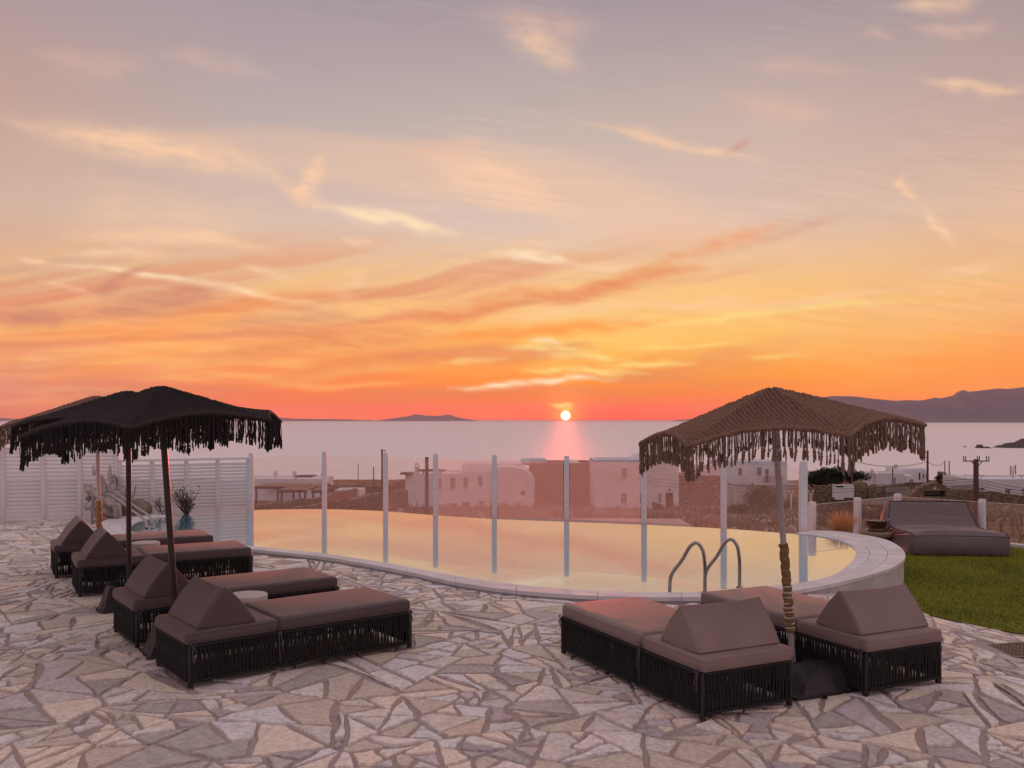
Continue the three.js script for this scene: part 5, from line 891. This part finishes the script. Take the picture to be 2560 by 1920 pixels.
  stoneWall('long rubble boundary wall before the right hand white house', [[2376, 1222, 88], [2440, 1226, 86], [2500, 1233, 84], [2580, 1240, 82], [2660, 1246, 80]], 2.4);
  stoneWall('pale plastered wall between the tank and the utility pole', [[2378, 1214, 110], [2436, 1214, 108]], 2.2, 0.4, M.greyWall);
  stoneWall('rubble garden wall before the cubic white house', [[2206, 1213, 118], [2300, 1206, 118], [2362, 1214, 118]], 3);
  const pillar = (label, px0, px1, yt, Z) => { const a = at(px0, yt, Z), b = at(px1, 1250, Z), w = (b.x - a.x) / 2, h = a.y - b.y; const g = softBox(w, h / 2 + 0.4, 0.9, Math.min(w, 0.8) * 0.95, [10, 10, 8], 0, 0.25, px0); const u = boxUV(g); const m = single('gate_pillar', u, M.rubble, label, 'gate pillar', 'rounded stone gate pillars'); m.position.set((a.x + b.x) / 2, b.y + h / 2 - 0.4, a.z); };
  pillar('tall rounded rubble gate pillar next to the white cabinet', 2128, 2168, 1201, 90); pillar('shorter rounded rubble gate pillar holding the iron gate', 2173, 2202, 1213, 89);
  { const a = at(2088, 1213, 88), b = at(2135, 1246, 88), w = b.x - a.x, h = a.y - b.y, t = thing('utility_cabinet', 'white metal utility cabinet with two doors, one hanging lower, against the rubble wall', 'cabinet', [(a.x + b.x) / 2, b.y, a.z]); part(t, 'case', box(-w / 2, w / 2, 0.05, h, -0.8, -0.04), M.paint); part(t, 'door', box(-w / 2, -0.06, -0.12, h - 0.25, -0.035, 0.03), M.paint); part(t, 'door', box(-0.02, w * 0.24, 0.08, h - 0.02, -0.035, 0.02), M.paint); part(t, 'door', box(w * 0.25, w / 2, 0.08, h - 0.02, -0.035, 0.02), M.paint); part(t, 'vent', box(-w / 2 + 0.1, -0.1, h - 0.22, h - 0.03, -0.038, -0.01), M.shade); }
  { const a = at(2200, 1230, 87), b = at(2241, 1250, 87), t = thing('iron_gate', 'dark iron bar gate in the boundary wall', 'gate', [(a.x + b.x) / 2, b.y, a.z]), w = b.x - a.x, h = a.y - b.y; for (let i = 0; i <= 14; i++) { const x = lerp(-w / 2, w / 2, i / 14); part(t, 'bar', box(x - 0.02, x + 0.02, -0.3, h, -0.02, 0.02), M.timber); } part(t, 'rail', box(-w / 2 - 0.05, w / 2 + 0.05, h - 0.14, h - 0.07, 0.021, 0.05), M.timber); part(t, 'rail', box(-w / 2 - 0.05, w / 2 + 0.05, 0.1, 0.17, 0.021, 0.05), M.timber); }
  { const a = at(2216, 1216, 95), b = at(2274, 1232, 95), t = thing('picket_gate', 'grey wooden picket gate beneath the cubic white house', 'gate', [(a.x + b.x) / 2, b.y, a.z]), w = b.x - a.x, h = a.y - b.y; for (let i = 0; i <= 16; i++) { const x = lerp(-w / 2, w / 2, i / 16); part(t, 'picket', box(x - 0.06, x + 0.06, -0.6, h - 0.15 * Math.abs(x) / w, -0.03, 0.03), M.greyWall); } part(t, 'rail', box(-w / 2, w / 2, h * 0.55, h * 0.7, -0.08, -0.031), M.timber); }
  { // arched stone shelter with a dark recess
    const Z = 84, c = at(2336, 1250, Z), k = Z / FOC, t = thing('stone_arch', 'low arched rubble stone shelter with a dark recess and small plaque', 'stone arch', [c.x, c.y, c.z]), sh = new THREE.Shape(), W = 60 * k, hh = 40 * k; sh.moveTo(-W, -0.6); sh.lineTo(W * 1.02, -0.6); for (let i = 0; i <= 20; i++) { const u = 1 - i / 10; sh.lineTo(u * W, hh * (0.18 + 0.82 * Math.pow(Math.cos(u * Math.PI / 2), 0.8))); } const ho = new THREE.Path(); ho.moveTo(-27 * k, 6 * k); ho.lineTo(30 * k, 6 * k); ho.lineTo(30 * k, 24 * k); ho.lineTo(-27 * k, 24 * k); sh.holes.push(ho);
    part(t, 'arch_wall', boxUV(new THREE.ExtrudeGeometry(sh, { depth: 0.9, bevelEnabled: true, bevelSize: 0.08, bevelThickness: 0.08 }).translate(0, 0, -0.9)), M.rubble); part(t, 'recess', box(-30 * k, 33 * k, 4 * k, 26 * k, -1.6, -1.1), M.timber); part(t, 'counter', box(-10 * k, 29 * k, 12 * k, 21 * k, -1.09, -0.9), M.greyWall); part(t, 'plaque', box(-3 * k, 3 * k, 27 * k, 33 * k, 0.09, 0.13), M.farWhite); }
  const H7 = house('white_house', 'cubic white house with blue door and two chimneys beyond the stone arch', 150, 2192, 2262, 1183, 1222, 7, M.farWhite, [[2237, 1202, 5.5, 15, 'blue'], [2249, 1204, 2.4, 6]], { round: 0.5 });
  chimney(H7, 2186, 1170, 1196, 7, -1);
  { const a = H7.L(2262, 1187, 0), b = H7.L(2282, 1215, 0); part(H7.t, 'side_block', boxUV(softBox((b.x - a.x) / 2, (a.y - b.y) / 2 + 0.6, 2, 0.3, [6, 6, 6]).translate((a.x + b.x) / 2, (a.y + b.y) / 2 - 0.6, -1.9)), M.farWhite); const w = H7.L(2275, 1202, 0); part(H7.t, 'window', box(w.x - 0.12, w.x + 0.08, w.y - 0.25, w.y + 0.25, 0.11, 0.16), M.shade); part(H7.t, 'window', box(w.x + 0.2, w.x + 0.38, w.y - 0.25, w.y + 0.25, 0.11, 0.16), M.shade);
    const c = H7.L(2265, 1171, 0), d = H7.L(2334, 1214, 0); part(H7.t, 'upper_block', boxUV(softBox((d.x - c.x) / 2, (c.y - d.y) / 2 + 0.8, 3, 0.4, [6, 6, 6]).translate((c.x + d.x) / 2, (c.y + d.y) / 2 - 0.8, -5.6)), M.farWhite); const e = H7.L(2326, 1193, 0); part(H7.t, 'window', box(e.x - 0.1, e.x + 0.1, e.y - 0.35, e.y + 0.35, -2.59, -2.5), M.shade); part(H7.t, 'window', box(e.x - 0.8, e.x - 0.55, e.y - 0.6, e.y + 0.6, -2.59, -2.5), M.shade);
    const f = H7.L(2330, 1179, 0), g = H7.L(2352, 1212, 0); part(H7.t, 'end_block', boxUV(softBox((g.x - f.x) / 2, (f.y - g.y) / 2 + 0.8, 2, 0.3, [6, 6, 6]).translate((f.x + g.x) / 2, (f.y + g.y) / 2 - 0.8, -6.6)), M.farWhite); const q = H7.L(2345, 1193, 0); part(H7.t, 'window', box(q.x - 0.08, q.x + 0.1, q.y - 0.3, q.y + 0.3, -4.58, -4.5), M.shade); }
  chimney(H7, 2268, 1163, 1176, 8, -4.5);
  const H8 = house('white_house', 'long low white house with small blue windows behind the utility pole', 112, 2445, 2700, 1198, 1240, 9, M.farWhite, [[2455, 1223, 13, 7, 'blue'], [2520, 1229, 14, 11, 'blue'], [2558, 1230, 6, 15, 'blue']], { round: 0.4 });
  { const a = at(2361, 1186, 125), b = at(2381, 1216, 125), m = single('water_tank', boxUV(softBox((b.x - a.x) / 2, (a.y - b.y) / 2 + 0.6, 0.6, 0.05, [3, 3, 3])), M.greyWall, 'grey concrete block tank beside the cubic white house', 'tank'); m.position.set((a.x + b.x) / 2, (a.y + b.y) / 2 - 0.6, a.z); }
  // poles
  const pole = (label, px, yt, yb, Z, r, m = M.timber, lean = 0) => { const a = at(px + lean, yt, Z), b = at(px, yb, Z); b.y = Math.min(b.y, land(b.x, Z) - 0.4); const t = thing('utility_pole', label, 'utility pole', [b.x, b.y, b.z]); part(t, 'shaft', limb([V(0, 0, 0), a.clone().sub(b)], [r * 1.15, r * 0.9], 10), m); t.userData.top = undefined; delete t.userData.top; return { t, top: a.clone().sub(b), s: Z / FOC, a }; };
  const big = pole('stout brown utility pole with a wide crossarm of six pins behind the daybed', 2440, 1148, 1340, 48, 0.14);
  { const T = big.top, k = big.s, y = (py) => T.y + (1148 - py) * k; part(big.t, 'crossarm', box(T.x - 31 * k, T.x + 32 * k, y(1154), y(1151.5), -0.06, 0.06), M.timber); for (const dx of [-31, -26, 3.5, 8.5, 26, 32]) part(big.t, 'pin', box(T.x + dx * k - 0.018, T.x + dx * k + 0.018, y(1152), y(1140), -0.02, 0.02), M.timber); for (const s of [-1, 1]) part(big.t, 'brace', rod(V(T.x + s * 13 * k, y(1154), 0.08), V(T.x + s * 2 * k, y(1166), 0.1), 0.025, 6), M.timber); }
  const p2 = pole('thin brown utility pole with a lamp bracket before the cubic white house', 2319, 1126, 1210, 110, 0.13); part(p2.t, 'bracket', box(p2.top.x - 0.6, p2.top.x, p2.top.y - 0.9, p2.top.y - 0.8, -0.04, 0.04), M.timber);
  pole('thin utility pole rising out of the dark trees', 2130, 1150, 1215, 100, 0.12); pole('thin bare mast beside the cubic white house door', 2231.5, 1168, 1215, 120, 0.07); pole('thin mast on the concrete tank, the leaning one', 2363, 1152, 1190, 125, 0.07, M.timber, -1); pole('thin mast on the concrete tank, the upright one', 2373, 1152, 1190, 125, 0.07);
  pole('thick brown wooden pole before the long white house', 1067, 1143, 1300, 46, 0.1); const p3 = pole('slender dark utility pole with brackets behind the glass fence post', 955, 1123, 1235, 90, 0.09); part(p3.t, 'bracket', join([box(p3.top.x, p3.top.x + 0.35, p3.top.y - 0.15, p3.top.y - 0.1, -0.03, 0.03), box(p3.top.x + 0.28, p3.top.x + 0.34, p3.top.y - 0.25, p3.top.y - 0.05, -0.03, 0.03)]), M.timber);
  pole('thin bare mast on the far rubble wall', 895.5, 1159, 1220, 115, 0.05); pole('short stout mast on the far rubble wall', 934, 1167, 1225, 112, 0.07);
  // wires
  const wire = (label, a, b, sag, r) => { const pts = []; for (let i = 0; i <= 24; i++) { const t = i / 24, p = a.clone().lerp(b, t); p.y -= sag * 4 * t * (1 - t); pts.push(p); } single('power_line', limb(pts, r, 4), M.timber, label, 'power line', 'power lines over the slope'); };
  for (let i = 0; i < 4; i++) wire('thin dark power line strung past the utility pole', at(2441, 1196 + i * 7, 48), at(2760, 1212 + i * 8, 44), 0.4, 0.012);
  for (let i = 0; i < 3; i++) wire('thin dark power line strung across the white house fronts', at(1440, 1166 + i * 9, 70), at(2440, 1196 + i * 7, 48), 0.9, 0.012);
  wire('thin cable sagging from the lamp pole to the tank mast', at(2130, 1152, 100), at(2319, 1154, 110), 0.6, 0.03); wire('thin cable from the slender pole to the tank', at(2319, 1154, 110), at(2363, 1154, 125), 0.5, 0.03);
  // television aerials on the right hand house
  for (const [px, label] of [[2454, 'small television aerial near the utility pole'], [2554, 'small television aerial at the far end of the low white house']]) { const b = at(px, 1200, 114), t = thing('aerial', label + ' roof', 'aerial', [b.x, b.y - 0.5, b.z], 0, 'aerials'); part(t, 'mast', rod(V(0, 0, 0), V(0, 1.1, 0), 0.03, 5), M.timber); part(t, 'arms', join([box(-0.35, 0.35, 1.05, 1.1, -0.03, 0.03), box(-0.3, -0.26, 0.98, 1.16, -0.03, 0.03), box(0.26, 0.3, 0.98, 1.16, -0.03, 0.03)]), M.timber); }
  // tall agave stalk
  { const b = at(2532, 1196, 118), t = thing('agave_stalk', 'tall thin agave flower stalk behind the low white house', 'plant', [b.x, b.y - 1, b.z]); part(t, 'stalk', limb([V(0, 0, 0), V(0.05, 2.6, 0)], [0.06, 0.03], 6), M.timber); const l = []; for (let i = 0; i < 12; i++) { const y = 1.4 + i * 0.1, s = i % 2 ? 1 : -1; l.push(limb([V(0.03, y, 0), V(0.03 + s * 0.3, y + 0.1, 0)], 0.02, 4), new THREE.IcosahedronGeometry(0.1, 0).translate(0.03 + s * 0.32, y + 0.14, 0)); } part(t, 'flower_heads', join(l), M.timber); }
  // flood of bushes and trees
  const leafM = [std({ rgb: [0.02, 0.028, 0.014], roughness: 0.8 }), std({ rgb: [0.06, 0.055, 0.024], roughness: 0.9 }), std({ rgb: [0.11, 0.085, 0.04], roughness: 0.9 })];
  const leafy = (name, label, cat, px, py, Z, rx, ry, kind, n, sz, group) => {
    const c = at(px, py, Z), g = land(c.x, Z), y0 = Math.min(g, c.y - ry), t = thing(name, label, cat, [c.x, y0, c.z], 0, group), cl = [], L = [];
    for (let i = 0; i < 16; i++) cl.push([rr(-0.7, 0.7) * rx, c.y - y0 + rr(-0.6, 0.75) * ry * 0.8, rr(-0.7, 0.7) * rx * 0.7, rr(0.28, 0.5)]);
    const P = [], I = [];
    for (let i = 0; i < n; i++) { const q = cl[i % 16], a = rr(0, 6.28), b = Math.acos(rr(-1, 1)), r = Math.cbrt(rnd()) * q[3], x = q[0] + Math.sin(b) * Math.cos(a) * r * rx, y = q[1] + Math.cos(b) * r * ry, z = q[2] + Math.sin(b) * Math.sin(a) * r * rx; const k = P.length / 3, d = () => rr(-sz, sz); P.push(x + d(), y + d(), z + d(), x + d(), y + d(), z + d(), x + d(), y + d(), z + d()); I.push(k, k + 1, k + 2); }
    part(t, 'crown', G(P, I), leafM[kind]);
    const tr = [limb([V(0, -0.3, 0), V(0.1, c.y - y0 - ry * 0.3, 0)], [0.16, 0.1], 7)]; for (let i = 0; i < 5; i++) { const q = cl[i]; tr.push(limb([V(0.05, (c.y - y0) * 0.4, 0), V(q[0], q[1], q[2])], [0.08, 0.03], 5)); } part(t, 'trunk', join(tr), M.timber);
  };
  leafy('dark_tree', 'large dark evergreen tree beside the utility pole', 'tree', 2088, 1192, 102, 2.2, 1.25, 0, 4200, 0.16, 'dark evergreens'); leafy('dark_tree', 'rounded dark evergreen tree at the open end of the umbrella fringe', 'tree', 2044, 1196, 104, 1.9, 1.1, 0, 3200, 0.16, 'dark evergreens'); leafy('dark_tree', 'smaller dark evergreen tree by the tall gate pillar', 'tree', 2142, 1196, 101, 1.3, 0.95, 0, 2200, 0.15, 'dark evergreens');
  leafy('dark_tree', 'dark evergreen bush behind the concrete tank', 'tree', 2395, 1202, 130, 2.2, 0.9, 0, 2200, 0.16, 'dark evergreens'); leafy('dark_tree', 'low dark evergreen bush next to the cubic white house end', 'tree', 2355, 1198, 135, 1.0, 1.2, 0, 1200, 0.16, 'dark evergreens');
  leafy('palm_bush', 'dusty palm like bush before the railed balcony house', 'bush', 1908, 1248, 92, 1.9, 1.7, 2, 3200, 0.14); leafy('bush', 'low brown bush below the brown door', 'bush', 1632, 1298, 64, 1.6, 0.5, 2, 1600, 0.1, 'scrub bushes'); leafy('bush', 'brown bush at the foot of the second stone house', 'bush', 1790, 1288, 72, 1.5, 0.7, 2, 1600, 0.1, 'scrub bushes'); leafy('bush', 'olive bush before the pale road wall', 'bush', 1860, 1282, 74, 2.2, 0.9, 1, 2400, 0.11, 'scrub bushes'); leafy('bush', 'olive bush behind the low round table', 'bush', 2192, 1284, 44, 1.0, 0.4, 1, 1600, 0.06, 'scrub bushes'); leafy('bush', 'brown bush behind the potted grass', 'bush', 2085, 1285, 48, 1.2, 0.45, 2, 1500, 0.07, 'scrub bushes'); leafy('bush', 'dark bush left of the palm like bush', 'bush', 1955, 1262, 88, 1.4, 0.9, 1, 1500, 0.11, 'scrub bushes');
  { const c = at(1647, 1282, 80), t = thing('cactus', 'prickly cactus clump by the brown door', 'cactus', [c.x, c.y - 0.6, c.z]); for (let i = 0; i < 7; i++) part(t, 'pad', new THREE.SphereGeometry(0.3, 10, 8).scale(0.7, 1.1, 0.3).rotateZ(rr(-0.7, 0.7)).translate(rr(-0.5, 0.5), 0.5 + rr(0, 0.9), rr(-0.2, 0.2)), leafM[2]); }
  // lamp posts shaped like a Y
  for (const [px, label] of [[1978, 'white forked pergola post seen through the glass fence'], [2027, 'white forked pergola post beside the short balustrade post']]) { const a = at(px, 1224, 84), b = at(px, 1268, 84), t = thing('forked_post', label, 'post', [b.x, b.y - 0.5, b.z], 0, 'white forked posts'), h = a.y - b.y + 0.5; part(t, 'shaft', rod(V(0, 0, 0), V(0, h * 0.75, 0), 0.06, 8), M.paint); for (const s of [-1, 1]) part(t, 'fork', rod(V(0, h * 0.74, 0), V(s * 0.3, h, 0), 0.045, 6), M.paint); }
  // scrub and stones over the slope
  { const N = 9000, geo = join(Array.from({ length: 7 }, (_, i) => { const a = i * 0.9; return G([-0.02, 0, 0, 0.02, 0, 0, Math.cos(a) * 0.18, 0.3 + 0.1 * (i % 3), Math.sin(a) * 0.18], [0, 1, 2]).rotateY(a); })), im = new THREE.InstancedMesh(geo, std({ color: '#ffffff', roughness: 1 }), N), m = new THREE.Matrix4(), q = new THREE.Quaternion(), col = new THREE.Color(); for (let i = 0; i < N; i++) { const d = 20 + 130 * Math.pow(rnd(), 1.5), x = rr(-0.65, 0.68) * d, s = rr(0.6, 2.2); q.setFromEuler(new THREE.Euler(0, rr(0, 6), 0)); m.compose(V(x, land(x, d) - 0.03, -d), q, V(s, s * rr(0.6, 1.1), s)); im.setMatrixAt(i, m); const t = rnd(); col.setRGB(lerp(0.07, 0.34, t), lerp(0.06, 0.22, t), lerp(0.025, 0.1, t)); im.setColorAt(i, col); } im.name = 'scrub'; im.userData = { kind: 'stuff', label: 'dry grass and scrub over the hillside', category: 'scrub' }; shadows(im); scene.add(im); }
  { const N = 500, geo = new THREE.IcosahedronGeometry(0.3, 1); const p = geo.attributes.position; for (let i = 0; i < p.count; i++) { const k = 0.75 + 0.5 * fbm(p.getX(i) * 5 + 9, p.getY(i) * 5 + p.getZ(i) * 4, 641, 2); p.setXYZ(i, p.getX(i) * k, p.getY(i) * k * 0.7, p.getZ(i) * k); } geo.computeVertexNormals(); const im = new THREE.InstancedMesh(geo, std({ color: '#ffffff', roughness: 1 }), N), m = new THREE.Matrix4(), q = new THREE.Quaternion(), col = new THREE.Color(); for (let i = 0; i < N; i++) { const d = 21 + 90 * rnd() ** 1.6, x = rr(-0.6, 0.66) * d, s = rr(0.4, 1.7); q.setFromEuler(new THREE.Euler(rr(0, 6), rr(0, 6), rr(0, 6))); m.compose(V(x, land(x, d), -d), q, V(s, s, s)); im.setMatrixAt(i, m); const t = rr(0.14, 0.32); col.setRGB(t, t * 0.88, t * 0.78); im.setColorAt(i, col); } im.name = 'field_stones'; im.userData = { kind: 'stuff', label: 'loose stones lying over the dry field', category: 'stones' }; shadows(im); scene.add(im); }
  // rocks in the sea
  const rockM = std({ map: tone(256, [0.03, 0.027, 0.028], [0.1, 0.085, 0.08], (u, v) => fbm(u * 9, v * 9, 651, 5, 9), 0.06), roughness: 1 });
  const islet = (name, label, px, py, hw2, hh) => { const Z = FOC * (EYE - SEA) / (py - HOR), c = at(px, py, Z), k = Z / FOC, n = 60, P = [], I = []; for (let j = 0; j <= n; j++) for (let i = 0; i <= n; i++) { const u = i / n * 2 - 1, v = j / n * 2 - 1, e = Math.hypot(u, v), f = fbm(u * 3 + px, v * 3, 661, 5); P.push(u * hw2 * k, (smooth(1.0, 0.25, e) * (0.25 + 1.1 * f) - 0.12) * hh * k * 1.25, v * hw2 * k * 0.7); } for (let j = 0; j < n; j++) for (let i = 0; i < n; i++) { const q = j * (n + 1) + i; I.push(q, q + n + 1, q + 1, q + 1, q + n + 1, q + n + 2); } const m = single(name, G(P, I), rockM, label, 'rock', 'rocks in the sea'); m.position.set(c.x, SEA, c.z); };
  islet('sea_rock', 'long dark rocky islet in the sea beyond the houses', 2560, 1119, 92, 20); islet('sea_rock', 'small dark rock in the sea beside the long islet', 2449, 1120, 15, 9); islet('sea_rock', 'low sliver of rock in the sea before the long islet', 2467, 1120.5, 15, 4); islet('sea_rock', 'tiny speck of rock in the sea past the small one', 2412, 1118, 5, 2.5);
  // distant boats
  for (const [px, py, label] of [[808, 1061, 'tiny distant sailing boat with bare mast near the horizon'], [1010, 1055, 'tiny distant dark boat under the far island']]) { const Z = FOC * (EYE - SEA) / (py - HOR), c = at(px, py, Z), t = thing('sailing_boat', label, 'boat', [c.x, SEA, c.z]), k = Z / FOC; part(t, 'hull', new THREE.SphereGeometry(1, 16, 8).scale(2.4 * k, 0.9 * k, 0.8 * k), px < 900 ? M.farWhite : M.timber); part(t, 'mast', rod(V(0, 0, 0), V(0, 6 * k, 0), 0.16 * k, 6), M.timber); }
}
renderer.render(scene, camera);
